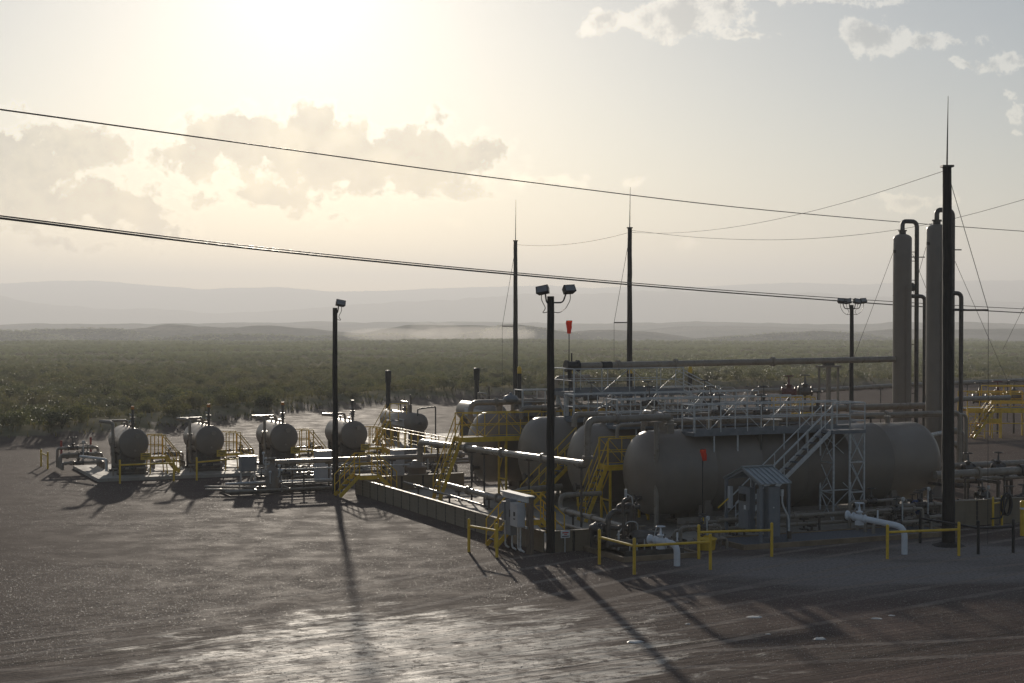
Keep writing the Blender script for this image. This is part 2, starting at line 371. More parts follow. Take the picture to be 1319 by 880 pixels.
def height(x, y):
    r = np.hypot(x, y); yy = np.maximum(y, 1.)
    sdf = yard_sdf(x, y); out = np.clip(-sdf / 25, 0, 1)
    z = -8 * np.clip((r - 150) / 850, 0, 1) - 26 * np.clip((r - 930) / 420, 0, 1)
    z = z * out
    z = z + out * (fbm(x, y, 60, 3, 3) - .5) * (1.2 + 2.5 * np.clip((r - 300) / 1200, 0, 1))
    # low bank where the yard meets the scrub, and the yard's own slight unevenness
    z = z + 1.15 * np.exp(-((sdf + 3) / 2.6) ** 2) * np.clip((x + 48) / 20, 0, 1)
    z = z + .10 * (fbm(x, y, 9, 3, 8) - .5) * np.clip((38 - np.hypot(x - 4, y - 72)) / -10, 0, 1) * (r < 400)
    px = 659.5 + F * x / yy; front = (y > 800)
    hl = np.zeros(x.shape)
    for cx, cy, Y, w, dw in HILLS:
        w = w * 1.7; hh = 8.2 - (cy + 2.0 - 405) / F * Y + 8 + 26 * min(1, max(0, (Y - 930) / 420))
        zc = hh * (1 + .22 * (fbm(x, y, 90, 4, 5) - .5) * 2)
        b = np.exp(-np.abs((x - (cx - 659.5) / F * Y) / (w / F * Y)) ** 2.2 - np.abs((y - Y) / dw) ** 2)
        hl = np.maximum(hl, zc * b)
    z = z + hl
    # mountain wall on the far side of the basin
    mh = (405 - np.interp(px, MX, MY)) / F
    w = np.clip((y - 7200) / 1000, 0, 1); w = w * w * (3 - 2 * w)
    crest = mh * 8200 + 8 + 35
    gul = fbm(x, y * .4, 360, 5, 21)
    z = z + np.where(y > 6800, w * crest * (1 - .28 * np.abs(gul - .5) * 2 * (1 - .85 * np.clip((y - 7900) / 250, 0, 1))), 0)
    mh2 = (405 - (np.interp(px + 140, MX, MY) + 17 + 10 * np.sin(px / 170.))) / F * 6300 + 43
    b2 = np.exp(-((y - 6300) / 420) ** 2) * (y > 4800) * (1 - .3 * np.abs(fbm(x, y, 240, 4, 41) - .5) * 2)
    z = np.maximum(z, np.where(y > 4800, mh2 * b2 - 35, -1e9))
    z = np.where(y > 8200, z * (1 - .25 * np.clip((y - 8200) / 1500, 0, 1)), z)
    return z
def build_ground():
    fine = np.radians(np.linspace(-21, 21, 361)); coarse = np.radians(np.linspace(21, 339, 120)[1:-1])
    th = np.concatenate([fine, coarse]); n = len(th)
    bx, y0, y1 = 5600., -1600., 9800.
    s, c = np.sin(th), np.cos(th)
    rm = np.minimum(np.where(np.abs(s) > 1e-6, bx / np.maximum(np.abs(s), 1e-6), 1e9), np.where(c > 0, y1 / np.maximum(c, 1e-6), -y0 / np.maximum(-c, 1e-6)))
    rows = 430; k = np.linspace(0, 1, rows)
    r = 3.0 * (rm[None, :] / 3.0) ** k[:, None]
    x = r * s[None, :]; y = r * c[None, :]
    z = height(x, y); sdf = yard_sdf(x, y)
    vs = np.concatenate([np.stack([x, y, z], -1).reshape(-1, 3), [[0, 0, 0]]])
    i = np.arange(rows - 1)[:, None]; j = np.arange(n)[None, :]; j2 = (j + 1) % n
    q = np.stack([i * n + j, i * n + j2, (i + 1) * n + j2, (i + 1) * n + j], -1).reshape(-1, 4)[:, ::-1]
    fs = q.tolist() + [(len(vs) - 1, (a + 1) % n, a) for a in range(n)]
    me = bpy.data.meshes.new('ground'); me.from_pydata(vs.tolist(), [], fs)
    me.polygons.foreach_set('use_smooth', [True] * len(fs))
    at = me.attributes.new('yard', 'FLOAT', 'POINT'); at.data.foreach_set('value', np.append(sdf.reshape(-1), 20).astype(np.float32))
    o = bpy.data.objects.new('ground', me); COL.objects.link(o); o['kind'] = 'structure'; o['label'] = 'gravel yard, desert plain, low hills and far mountains'
    m = bpy.data.materials.new('ground'); m.use_nodes = True; t = NT(m.node_tree); b = m.node_tree.nodes['Principled BSDF']
    pos = t.new('ShaderNodeNewGeometry').outputs['Position']; att = t.new('ShaderNodeAttribute', attribute_name='yard').outputs['Fac']
    sp = t.new('ShaderNodeSeparateXYZ'); t.put(sp.inputs[0], pos)
    # yard: dark crushed gravel, paler powdery caliche where lorries have ground it down
    big = t.noise(pos, .09, 4, .6); med = t.noise(pos, .8, 5, .65); fin = t.noise(pos, 9, 4, .7); tiny = t.noise(pos, 38, 2, .7)
    yc = t.mix(t.ramp(big, .35, .65), (.098, .069, .058), (.138, .102, .086))
    yc = t.mix(t.ramp(med, .35, .7), yc, (.15, .118, .098))
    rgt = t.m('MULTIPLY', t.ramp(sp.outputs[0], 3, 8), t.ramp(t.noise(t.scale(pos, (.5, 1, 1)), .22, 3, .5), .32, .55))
    yc = t.mix(t.m('MULTIPLY', rgt, t.m('MULTIPLY', t.ramp(sp.outputs[1], 60, 57), t.ramp(sp.outputs[1], 46, 50))), yc, (.30, .27, .25))  # pale dust; colour also raised here to brighten the ground in shade
    # wheel tracks: bands that swing round the front of the site
    tr = t.new('ShaderNodeMapping'); tr.inputs['Rotation'].default_value = (0, 0, R(-33)); t.put(tr.inputs[0], pos)
    trk = t.noise(t.scale(tr.outputs[0], (.035, 1.15, 0)), 1.0, 5, .6, .35)
    trk2 = t.noise(t.scale(tr.outputs[0], (.05, 3.4, 0)), 1.0, 3, .6, .2)
    zone = t.ramp(sp.outputs[1], 52, 43)
    yc = t.mix(t.m('MULTIPLY', t.ramp(trk, .48, .70), t.m('MULTIPLY', zone, .45)), yc, (.22, .18, .15))
    yc = t.mix(t.m('MULTIPLY', t.ramp(trk2, .58, .66), t.m('MULTIPLY', zone, .7)), yc, (.07, .055, .045))
    def track(A_, B_, off, wd, amp=1.2):
        a_ = P(*A_); b_ = P(*B_); dx_, dy_ = b_[0] - a_[0], b_[1] - a_[1]; L_ = math.hypot(dx_, dy_); nx, ny = -dy_ / L_, dx_ / L_
        dd = t.m('SUBTRACT', t.v('DOT_PRODUCT', pos, (nx, ny, 0)), nx * a_[0] + ny * a_[1] + off)
        al = t.v('DOT_PRODUCT', pos, (dx_ / L_, dy_ / L_, 0))
        dd = t.m('ADD', dd, t.m('MULTIPLY', t.m('SINE', t.m('MULTIPLY', al, .11)), amp))
        dd = t.m('ABSOLUTE', t.m('ADD', dd, t.m('MULTIPLY', t.m('SUBTRACT', med, .5), .25)))
        return t.ramp(dd, wd * .6, wd, 1, 0)
    rut = None
    for A_, B_, amp in (((760, 802), (1319, 735), 1.0), ((600, 878), (1319, 765), .7), ((250, 850), (760, 765), 1.3), ((0, 830), (640, 745), 1.6), ((700, 860), (1319, 835), .6), ((420, 880), (1000, 760), 1.0)):
        for off in (0, 1.75):
            k_ = track(A_, B_, off, .20, amp); rut = k_ if rut is None else t.m('MAXIMUM', rut, k_)
    yc = t.mix(t.m('MULTIPLY', rut, t.m('MULTIPLY', t.ramp(med, .35, .6, .35, 1), .9)), yc, (.32, .27, .23))
    c1 = P(500, 850); d1 = t.v('LENGTH', t.scale(t.v('SUBTRACT', pos, (c1[0] + .6, c1[1], 0)), (1 / 7.0, 1 / 7.5, 0)))
    pale = t.m('SUBTRACT', t.m('ADD', t.m('MULTIPLY', t.noise(t.scale(tr.outputs[0], (.45, 1.0, 0)), 1, 9, .74, .6), 1.9), t.m('MULTIPLY', fin, .35)), t.m('MULTIPLY', d1, .62))
    palem = t.m('MULTIPLY', t.ramp(pale, .52, .80), t.ramp(t.noise(t.scale(pos, (.8, 1, 1)), 2.6, 7, .75), .60, .50, .15, 1))
    yc = t.mix(t.m('MULTIPLY', palem, t.m('SUBTRACT', 1.0, t.m('MULTIPLY', rut, .65))), yc, (.60, .54, .46))
    red = t.m('MULTIPLY', t.ramp(t.noise(pos, .12, 3), .45, .6), t.m('MULTIPLY', t.ramp(sp.outputs[1], 50, 44), t.ramp(sp.outputs[0], 4, 9)))
    yc = t.mix(t.m('MULTIPLY', red, .8), yc, (.21, .15, .125))
    yc = t.mix(t.m('MULTIPLY', t.ramp(fin, .40, .72, 0, .55), t.m('SUBTRACT', 1.0, t.m('MULTIPLY', palem, .6))), yc, (.045, .035, .03)); yc = t.mix(t.ramp(tiny, .55, .72, 0, .75), yc, (.27, .225, .19))
    yc = t.mix(t.ramp(t.noise(pos, 21, 3, .7), .56, .70, 0, .6), yc, (.035, .027, .024))
    # plain: dry soil, dry grass, dark scrub specks, larger distant patches
    sc = t.mix(t.ramp(t.noise(pos, .25, 5, .65), .35, .65), (.17, .155, .09), (.30, .26, .175))
    far = t.ramp(sp.outputs[1], 500, 1300)
    stre = t.noise(t.scale(pos, (.25, 1, 1)), .010, 8, .68)
    fc = t.mix(t.ramp(stre, .38, .64), (.085, .090, .060), (.22, .20, .145))
    dots = t.noise(pos, .12, 4, .7); fc = t.mix(t.ramp(dots, .48, .62, 0, .8), fc, (.035, .042, .024))
    sc = t.mix(far, sc, fc)
    play = t.noise(t.scale(pos, (.4, 1, 1)), .0016, 3, .5)
    sc = t.mix(t.m('MULTIPLY', t.ramp(play, .60, .66), t.m('MULTIPLY', t.ramp(sp.outputs[1], 1100, 1500), .7)), sc, (.34, .30, .25))
    mtn = t.ramp(sp.outputs[1], 5200, 5800)
    sc = t.mix(mtn, sc, t.mix(t.ramp(t.noise(pos, .002, 6), .35, .65), (.10, .09, .075), (.17, .15, .125)))
    edge = t.ramp(t.m('ADD', att, t.m('MULTIPLY', t.m('SUBTRACT', t.noise(pos, .5, 4), .5), 5)), -1.2, .6)
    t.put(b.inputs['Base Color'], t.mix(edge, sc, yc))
    t.put(b.inputs['Roughness'], t.m('ADD', t.ramp(med, .3, .7, .62, .80), t.m('MULTIPLY', palem, -.10)))
    t.put(b.inputs["Specular IOR Level"], t.m('MULTIPLY', t.ramp(edge, 0, 1, .0, 1), t.m('ADD', .006, t.m('MULTIPLY', palem, .02))))
    hgt = t.m('ADD', t.m('MULTIPLY', fin, .016), t.m('ADD', t.m('MULTIPLY', tiny, .008), t.m('ADD', t.m('MULTIPLY', med, .05), t.m('MULTIPLY', t.m('MULTIPLY', t.m('ADD', trk, trk2), zone), .06))))
    bn = t.new('ShaderNodeBump'); t.put(bn.inputs['Strength'], t.ramp(sp.outputs[1], 35, 110, .8, .2, False)); bn.inputs['Distance'].default_value = 1.0; t.put(bn.inputs['Height'], hgt)
    t.put(b.inputs['Normal'], bn.outputs[0]); me.materials.append(m)
build_ground()
def zat(x, y): return float(height(np.array([float(x)]), np.array([float(y)]))[0])

def rocks(name, label, pts, sizes, m, seed):
    """pebbles lying loose; far too many to count"""
    rng = np.random.RandomState(seed); n = len(pts)
    base = np.array([(1, 0, 0), (0, 1, 0), (-1, 0, 0), (0, -1, 0), (0, 0, 1)], float)
    ang = rng.rand(n) * 6.28; sx = sizes * (.8 + .6 * rng.rand(n)); sy = sizes * (.6 + .5 * rng.rand(n)); sz = sizes * (.35 + .35 * rng.rand(n))
    j = base[None] * (1 + .35 * (rng.rand(n, 5, 1) - .5)) + .25 * (rng.rand(n, 5, 3) - .5)
    X = j[..., 0] * sx[:, None]; Y = j[..., 1] * sy[:, None]; Z = j[..., 2] * sz[:, None]
    ca, sa = np.cos(ang)[:, None], np.sin(ang)[:, None]
    V = np.stack([X * ca - Y * sa + pts[:, 0:1], X * sa + Y * ca + pts[:, 1:2], Z + pts[:, 2:3] + sz[:, None] * .05], -1).reshape(-1, 3)
    fb = np.array([(0, 1, 4), (1, 2, 4), (2, 3, 4), (3, 0, 4)])
    Fc = (fb[None] + (np.arange(n) * 5)[:, None, None]).reshape(-1)
    me = bpy.data.meshes.new(name); me.vertices.add(len(V)); me.vertices.foreach_set('co', V.reshape(-1)); nf = n * 4
    me.loops.add(nf * 3); me.loops.foreach_set('vertex_index', Fc); me.polygons.add(nf)
    me.polygons.foreach_set('loop_start', np.arange(nf) * 3); me.polygons.foreach_set('loop_total', np.full(nf, 3)); me.update()
    me.materials.append(M[m]); o = bpy.data.objects.new(name, me); COL.objects.link(o); props(o, label, None, None, 'stuff'); return o
rng = np.random.RandomState(3)
n = 480000; Yr = 24 + (120 - 24) * rng.rand(n) ** 1.35; Xr = (rng.rand(n) * 2 - 1) * (Yr * .33 + 2)
clump = fbm(Xr, Yr, 4, 4, 31) * .6 + fbm(Xr, Yr, 14, 2, 35) * .4; ok = (yard_sdf(Xr, Yr) > .5) & (rng.rand(n) < np.clip((clump - .36) * 4, .12, 1)) & (rng.rand(n) < np.clip((Yr - 22) / 26, .35, 1))
dx, dy = Xr - OX, Yr - OY; pp = dx * CA + dy * SA; qq = -dx * SA + dy * CA
ok &= ~((pp > -4.3) & (pp < 20) & (qq > -1.4) & (qq < 20)) & ~((pp > -2.7) & (pp < 13) & (qq > -4.6) & (qq < 0)) & ~((pp > -14.8) & (pp < 3.5) & (qq > 28) & (qq < 37))
Xr, Yr = Xr[ok], Yr[ok]; Zr = height(Xr, Yr)
rocks('gravel', 'loose crushed stone scattered over the yard', np.stack([Xr, Yr, Zr], -1), .006 + .017 * rng.rand(len(Xr)) ** 2.0, 'rock', 5)

# ---- scrub
def bush_mesh(k):
    rs = random.Random(100 + k); mb = MB(); W = .75 + .25 * rs.random(); Hh = .95 + .35 * rs.random()
    lobes = [(rs.uniform(-.45, .45), rs.uniform(-.45, .45), rs.uniform(.30, .75) * Hh, rs.uniform(.32, .52)) for _ in range(7)]
    for i in range(9):
        a = rs.random() * 6.28; e = Vector((math.cos(a) * W * .6, math.sin(a) * W * .6, Hh * rs.uniform(.5, .85)))
        mb.tube([(0, 0, -.05), e * .5 + Vector((rs.uniform(-.1, .1), rs.uniform(-.1, .1), 0)), e], [.022, .014, .006], 3, False)
    for i in range(330):
        l = rs.choice(lobes); a = rs.random() * 6.28; b = math.acos(rs.uniform(-.55, 1)); rr = l[3] * rs.uniform(.65, 1.12)
        c = Vector((l[0] + rr * math.sin(b) * math.cos(a), l[1] + rr * math.sin(b) * math.sin(a), max(.06, l[2] + rr * math.cos(b) * .85)))
        u = Vector((rs.gauss(0, 1), rs.gauss(0, 1), rs.gauss(0, .8))).normalized(); v = u.orthogonal().normalized(); s_ = rs.uniform(.045, .105)
        mb.add([c - u * s_, c - v * s_ * .5, c + u * s_ * 1.1, c + v * s_ * .5], [(0, 1, 2, 3)])
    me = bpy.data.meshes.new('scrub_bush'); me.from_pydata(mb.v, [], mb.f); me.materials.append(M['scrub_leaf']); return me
BM = [bush_mesh(k) for k in range(5)]
def density(x, y): return fbm(x, y, 28, 3, 77)
cand = []
rg = np.random.RandomState(11)
# near band, close set
n = 13500; Y = np.sqrt(rg.rand(n) * (330 ** 2 - 78 ** 2) + 78 ** 2); X = (rg.rand(n) * 2 - 1) * (Y * .345 + 4)
n2 = 26000; Y2 = np.sqrt(rg.rand(n2) * (760 ** 2 - 330 ** 2) + 330 ** 2); X2 = (rg.rand(n2) * 2 - 1) * (Y2 * .345)
n3 = 32000; Y3 = np.sqrt(rg.rand(n3) * (1500 ** 2 - 760 ** 2) + 760 ** 2); X3 = (rg.rand(n3) * 2 - 1) * (Y3 * .345)
X = np.concatenate([X, X2, X3]); Y = np.concatenate([Y, Y2, Y3])
sz = np.concatenate([.38 + .85 * rg.rand(n) ** 1.6, .42 + .65 * rg.rand(n2) ** 1.5, .7 + .8 * rg.rand(n3)])
keep = (yard_sdf(X, Y) < -1.0) & (rg.rand(len(X)) < np.clip((density(X, Y) - .30) * 4.2, .10, .95))
X, Y, sz = X[keep], Y[keep], sz[keep]
order = np.argsort(Y / sz); vis = order
Z = height(X, Y)
small = 300; first = vis[:small]; protos = []
GB = 'desert scrub bushes beyond the yard'
for c, i in enumerate(first):
    o = bpy.data.objects.new('scrub_bush', BM[c % 5]); COL.objects.link(o)
    o.location = (X[i], Y[i], Z[i]); o.rotation_euler = (0, 0, rg.rand() * 6.28); s_ = sz[i]; o.scale = (s_ * 1.1, s_ * 1.1, s_)
    props(o, 'olive green desert scrub bush at the near edge of the brush beyond the gravel yard', 'bush', GB)
    if c < 5: protos.append(o)
rest = vis[small:]
def scatter(name, label, idx):
    me = bpy.data.meshes.new(name); me.from_pydata(np.stack([X[idx], Y[idx], Z[idx] - .03], -1).tolist(), [], [])
    for nm, val, ty in (('variant', np.arange(len(idx)) % 5, 'INT'), ('turn', rg.rand(len(idx)) * 6.28, 'FLOAT'), ('size', sz[idx], 'FLOAT')):
        a = me.attributes.new(nm, ty, 'POINT'); a.data.foreach_set('value', val.astype(np.int32 if ty == 'INT' else np.float32))
    o = bpy.data.objects.new(name, me); COL.objects.link(o); props(o, label, None, None, 'stuff')
    ng = bpy.data.node_groups.new(name, 'GeometryNodeTree'); ng.interface.new_socket('Geometry', in_out='INPUT', socket_type='NodeSocketGeometry'); ng.interface.new_socket('Geometry', in_out='OUTPUT', socket_type='NodeSocketGeometry')
    N, L = ng.nodes, ng.links; gi = N.new('NodeGroupInput'); go = N.new('NodeGroupOutput'); jn = N.new('GeometryNodeJoinGeometry')
    def att(nm, ty):
        a = N.new('GeometryNodeInputNamedAttribute'); a.data_type = ty; a.inputs[0].default_value = nm; return a.outputs['Attribute']
    va, tu, si = att('variant', 'INT'), att('turn', 'FLOAT'), att('size', 'FLOAT')
    cx = N.new('ShaderNodeCombineXYZ'); L.new(tu, cx.inputs[2])
    for k in range(5):
        cp = N.new('FunctionNodeCompare'); cp.data_type = 'INT'; cp.operation = 'EQUAL'; L.new(va, cp.inputs['A'] if 'A' in cp.inputs else cp.inputs[2]); 
        for s_ in cp.inputs:
            if s_.type == 'INT' and s_.name == 'B': s_.default_value = k
        for l in list(L):
            if l.to_node == cp: L.remove(l)
        for s_ in cp.inputs:
            if s_.type == 'INT' and s_.name == 'A': L.new(va, s_)
        oi = N.new('GeometryNodeObjectInfo'); oi.inputs['Object'].default_value = protos[k]; oi.inputs['As Instance'].default_value = True; oi.transform_space = 'ORIGINAL'
        ip = N.new('GeometryNodeInstanceOnPoints'); L.new(gi.outputs[0], ip.inputs['Points']); L.new(cp.outputs[0], ip.inputs['Selection']); L.new(oi.outputs['Geometry'], ip.inputs['Instance'])
        L.new(cx.outputs[0], ip.inputs['Rotation']); L.new(si, ip.inputs['Scale']); L.new(ip.outputs[0], jn.inputs[0])
    L.new(jn.outputs[0], go.inputs[0]); md = o.modifiers.new('scatter', 'NODES'); md.node_group = ng
    return o
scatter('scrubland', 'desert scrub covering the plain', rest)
# dry grass tufts round the bush feet at the yard's edge
def tufts():
    rt = np.random.RandomState(21); n = 42000
    Yt = np.sqrt(rt.rand(n) * (240 ** 2 - 78 ** 2) + 78 ** 2); Xt = (rt.rand(n) * 2 - 1) * (Yt * .345 + 4); k = yard_sdf(Xt, Yt) < .3; Xt, Yt = Xt[k], Yt[k]; n = len(Xt); Zt = height(Xt, Yt)
    V = []; a = rt.rand(n, 3) * 6.28; h = .14 + .30 * rt.rand(n, 3); l = rt.rand(n, 3) * .25
    Q = np.zeros((n, 3, 3, 3))
    for j in range(3):
        ca, sa = np.cos(a[:, j]), np.sin(a[:, j]); w = .05
        Q[:, j, 0] = np.stack([Xt - sa * w, Yt + ca * w, Zt - .02], -1); Q[:, j, 1] = np.stack([Xt + sa * w, Yt - ca * w, Zt - .02], -1)
        Q[:, j, 2] = np.stack([Xt + ca * l[:, j], Yt + sa * l[:, j], Zt + h[:, j]], -1)
    V = Q.reshape(-1, 3); nf = n * 3
    me = bpy.data.meshes.new('dry_grass'); me.vertices.add(len(V)); me.vertices.foreach_set('co', V.reshape(-1))
    me.loops.add(nf * 3); me.loops.foreach_set('vertex_index', np.arange(nf * 3)); me.polygons.add(nf)
    me.polygons.foreach_set('loop_start', np.arange(nf) * 3); me.polygons.foreach_set('loop_total', np.full(nf, 3)); me.update()
    foliage('dry_grass', (.17, .14, .07), (.22, .18, .095), (.13, .12, .055)); me.materials.append(M['dry_grass'])
    o = bpy.data.objects.new('dry_grass', me); COL.objects.link(o); props(o, 'dry grass between the scrub bushes', None, None, 'stuff')
tufts()

def haze():
    m = bpy.data.materials.new('haze'); m.use_nodes = True; nt = m.node_tree; nt.nodes.remove(nt.nodes['Principled BSDF'])
    v = nt.nodes.new('ShaderNodeVolumePrincipled'); v.inputs['Color'].default_value = (.94, .96, .985, 1); v.inputs['Density'].default_value = HAZE_D; v.inputs['Anisotropy'].default_value = .34
    nt.links.new(v.outputs[0], nt.nodes['Material Output'].inputs['Volume'])
    M['haze'] = m; o = MB().box((-5900, -1900, -70), (5900, 10100, 260)).build('haze', m); props(o, 'thin dust haze over the desert basin', None, None, 'stuff')
HAZE_D = 3.3e-4
haze()

# ------------------------------------------------------------------ containment wall, slabs and pads
def wall_run(label, a, b, n, h=.70, th=.10, z0=0.):
    a, b = Vector((*a, z0)), Vector((*b, z0)); d = (b - a) / n; u = d.normalized(); sd_ = Vector((-u.y, u.x, 0))
    t = T('containment_wall', label, 'wall', tuple(a)); proto = None
    for i in range(n):
        p0 = a + d * i + u * .03; p1 = a + d * (i + 1) - u * .03
        if proto is None:
            mb = MB().beam(p0 + Vector((0, 0, h / 2 - .05)), p1 + Vector((0, 0, h / 2 - .05)), th * .5, h + .1)
            for k in range(1, 5):
                zz = Vector((0, 0, h * k / 5)); mb.beam(p0 + zz, p1 + zz, th * .5 + .02, .018)
            proto = mb.build('wall_panel', 'wall_panel', t)
        else:
            c = proto.copy(); COL.objects.link(c); c.location = tuple(d * i); c.parent = t
        MB().beam(a + d * i + Vector((0, 0, -.1)), a + d * i + Vector((0, 0, h - .01)), .055, .10, up=(u.x, u.y, 0)).build('joint_post', 'joint_dark', t)
    MB().beam(a + Vector((0, 0, h + .02)), b + Vector((0, 0, h + .02)), th + .04, .04).build('cap_rail', 'wall_panel', t)
    return t
wall_run('tan panelled steel containment wall along the left front of the big tanks', (-4.1, 19.0), (-4.1, -1.25), 20)
wall_run('dark end of the containment wall behind the far yellow step-over stair', (-3.95, 19.1), (1.3, 19.1), 5)
wall_run('short return of the containment wall beside the black floodlight pole with a small white sign', (-3.95, -1.33), (-.2, -1.33), 4)
wall_run('tan containment wall on the right under the long capped pipe', (13.2, -1.5), (34, -1.5), 18, h=.95)
def slab(name, label, x0, x1, y0, y1, z, m, kerb=None, kh=.1, kw=.14):
    o = MB().box((x0, y0, -.2), (x1, y1, z)).build(name, m, None, base=(x0, y0, 0)); o.location = g(x0, y0, 0); o.rotation_euler = (0, 0, A)
    props(o, label, None, None, 'structure')
    if kerb:
        for i, (a, b, c, d) in enumerate(((x0 - kw, y0 - kw, x1 + kw, y0 - .004), (x0 - kw, y1 + .004, x1 + kw, y1 + kw), (x0 - kw, y0, x0 - .004, y1), (x1 + .004, y0, x1 + kw, y1))):
            k = MB().box((a, b, -.2), (c, d, z + kh)).build('kerb', kerb, None, base=(x0, y0, 0)); k.location = g(x0, y0, 0); k.rotation_euler = (0, 0, A); props(k, 'timber edge of the ' + name, None, None, 'structure')
    return o
slab('tank_floor', 'pale concrete floor inside the containment wall', -4.0, 17.6, -1.2, 19.0, .06, 'concrete')
slab('pump_pad', 'concrete pad with timber edge at the front', -2.5, .2, -4.2, -1.5, .10, 'dark_steel', 'kerb_timber', .06)
slab('hut_pad', 'dark steel floor pad under the control hut', 2.6, 11.6, -3.45, -1.5, .14, 'deck_grating', 'kerb_timber', .03)
slab('heater_pad', 'pale concrete pad under the row of small tanks', -14.0, 3.2, 29.0, 36.6, .16, 'concrete')
slab('treater_pad', 'concrete pad at the back of the yard', 5.5, 14, 41.5, 51, .12, 'concrete')

# ------------------------------------------------------------------ four big storage tanks
TQ = [(1.6, 3.0), (1.4, 7.56), (1.2, 12.1), (.7, 16.7)]; TL = 13.9; TR = 1.62; TZ = 2.13
TN = ['nearest big tan storage tank, with the grey stair tower beside it', 'second big tan tank from the front, behind the yellow stair tower',
      'third big tan tank from the front, beside the diagonal yellow stair', 'farthest big tan tank, behind the yellow platform on the left']
def big_tank(p, q, lab):
    t = T('storage_tank', lab, 'tank', (p, q, 0), 'big horizontal tanks')
    hd = .80; prof = []
    for k in range(11): a = k / 10 * math.pi / 2; prof.append((hd * (1 - math.cos(a)), TR * math.sin(a) ** .9 if k else 0))
    for k in range(1, 6):
        x = hd + (TL - 2 * hd) * k / 6; prof += [(x - .03, TR), (x - .02, TR + .014), (x + .02, TR + .014), (x + .03, TR)]
    for k in range(10, -1, -1): a = k / 10 * math.pi / 2; prof.append((TL - hd * (1 - math.cos(a)), TR * math.sin(a) ** .9 if k else 0))
    MB().lathe((p, q, TZ), (1, 0, 0), prof, 56).build('shell', 'tank_paint', t)
    for x in (p + 2.6, p + TL - 2.6):
        mb = MB(); mb.box((x - .13, q - 1.25, .06), (x + .13, q + 1.25, TZ - TR * .62))
        mb.box((x - .35, q - 1.35, .06), (x + .35, q + 1.35, .16))
        for s in (-1, 0, 1): mb.box((x - .3, q + s * 1.1 - .02, .06), (x + .3, q + s * 1.1 + .02, TZ - TR * .75))
        mb.build('saddle', 'tank_paint', t)
    for x, r, h in ((p + 1.35, .16, .32), (p + 3.4, .10, .28), (p + 6.3, .28, .22), (p + 9.2, .12, .3), (p + 11.9, .10, .2)):
        z = TZ + TR
        MB().tube([(x, q, z - .1), (x, q, z + h)], r, 14).build('nozzle', 'pipe_paint', t); MB().tube([(x, q, z + h), (x, q, z + h + .07)], r * 1.5, 16).build('flange', 'pipe_paint', t)
    # vertical ladder-like cable tray and drain stub on the near head
    MB().tube([(p + .12, q - .5, TZ - .9), (p - .18, q - .5, TZ - .9)], .10, 12).tube([(p - .18, q - .5, TZ - .9), (p - .25, q - .5, TZ - .9)], .17, 14).build('drain_nozzle', 'dark_steel', t)
    return t
for (p, q), l in zip(TQ, TN): big_tank(p, q, l)

# ---- catwalks along the tank tops
def catwalk(label, p0, p1, qn, z=3.70, w=.95, brk=True, rails=(1, 1), group=None, far_brace=True):
    t = T('catwalk', label, 'walkway', (p0, qn, z), group)
    deck(t, p0, p1, qn, qn + w, z)
    if rails[0]: rail(t, (p0, qn + .03, z), (p1, qn + .03, z), 'galvanized', toe=.12)
    if rails[1]: rail(t, (p0, qn + w - .03, z), (p1, qn + w - .03, z), 'galvanized', brace=far_brace, toe=.1)
    rail(t, (p0 + .03, qn, z), (p0 + .03, qn + w, z), 'galvanized', n=1)
    if brk:
        k = 0; x = p0 + .9
        while x < p1 - .3:
            MB().beam((x, qn + .04, z - .1), (x, qn + .04, z - .75), .05).beam((x, qn + .04, z - .72), (x, qn + .75, z - .12), .045).build('bracket', 'galvanized' if k % 3 < 2 else 'dark_steel', t); x += 1.05; k += 1
    return t
ca = catwalk('grey galvanized catwalk along the top of the nearest big tank', 3.5, 10.65, 1.58)
catwalk('grey catwalk along the top of the second big tank', 2.6, 11.5, 6.15)
catwalk('grey catwalk along the top of the third big tank', 2.9, 12.2, 10.70)
catwalk('grey catwalk along the top of the farthest big tank', 2.6, 13, 15.35, far_brace=False)
# stair and landing with its lattice tower
t = T('stair_tower', 'white galvanized stair and lattice tower up to the nearest tank catwalk', 'stair', (4.9, .6, 0))
stair(t, (4.75, .62, .14), (9.05, .62, 3.66), (0, .66, 0), 'galvanized', 15)
deck(t, 9.05, 10.62, .55, 1.56, 3.70)
rail(t, (9.9, .58, 3.7), (10.6, .58, 3.7), 'galvanized', n=1, mids=2); rail(t, (10.59, .58, 3.7), (10.59, 1.56, 3.7), 'galvanized', n=1, mids=2)
rail(t, (9.08, .58, 3.7), (9.9, .58, 3.7), 'galvanized', n=1, mids=1)
for x, y in ((9.15, .6), (9.15, 1.5), (10.58, .6), (10.58, 1.5), (9.9, .6)): MB().beam((x, y, .06), (x, y, 3.6), .06).build('leg', 'galvanized', t)
for k in range(3):
    z0, z1 = .1 + k * 1.17, .1 + (k + 1) * 1.17
    for (a, b) in (((9.9, .6), (10.58, .6)), ((10.58, .6), (10.58, 1.5)), ((9.15, 1.5), (10.58, 1.5)), ((9.15, .6), (9.15, 1.5))):
        MB().beam((*a, z1), (*b, z1), .045).beam((*a, z0), (*b, z1), .03).beam((*b, z0), (*a, z1), .03).build('cross_brace', 'galvanized', t)

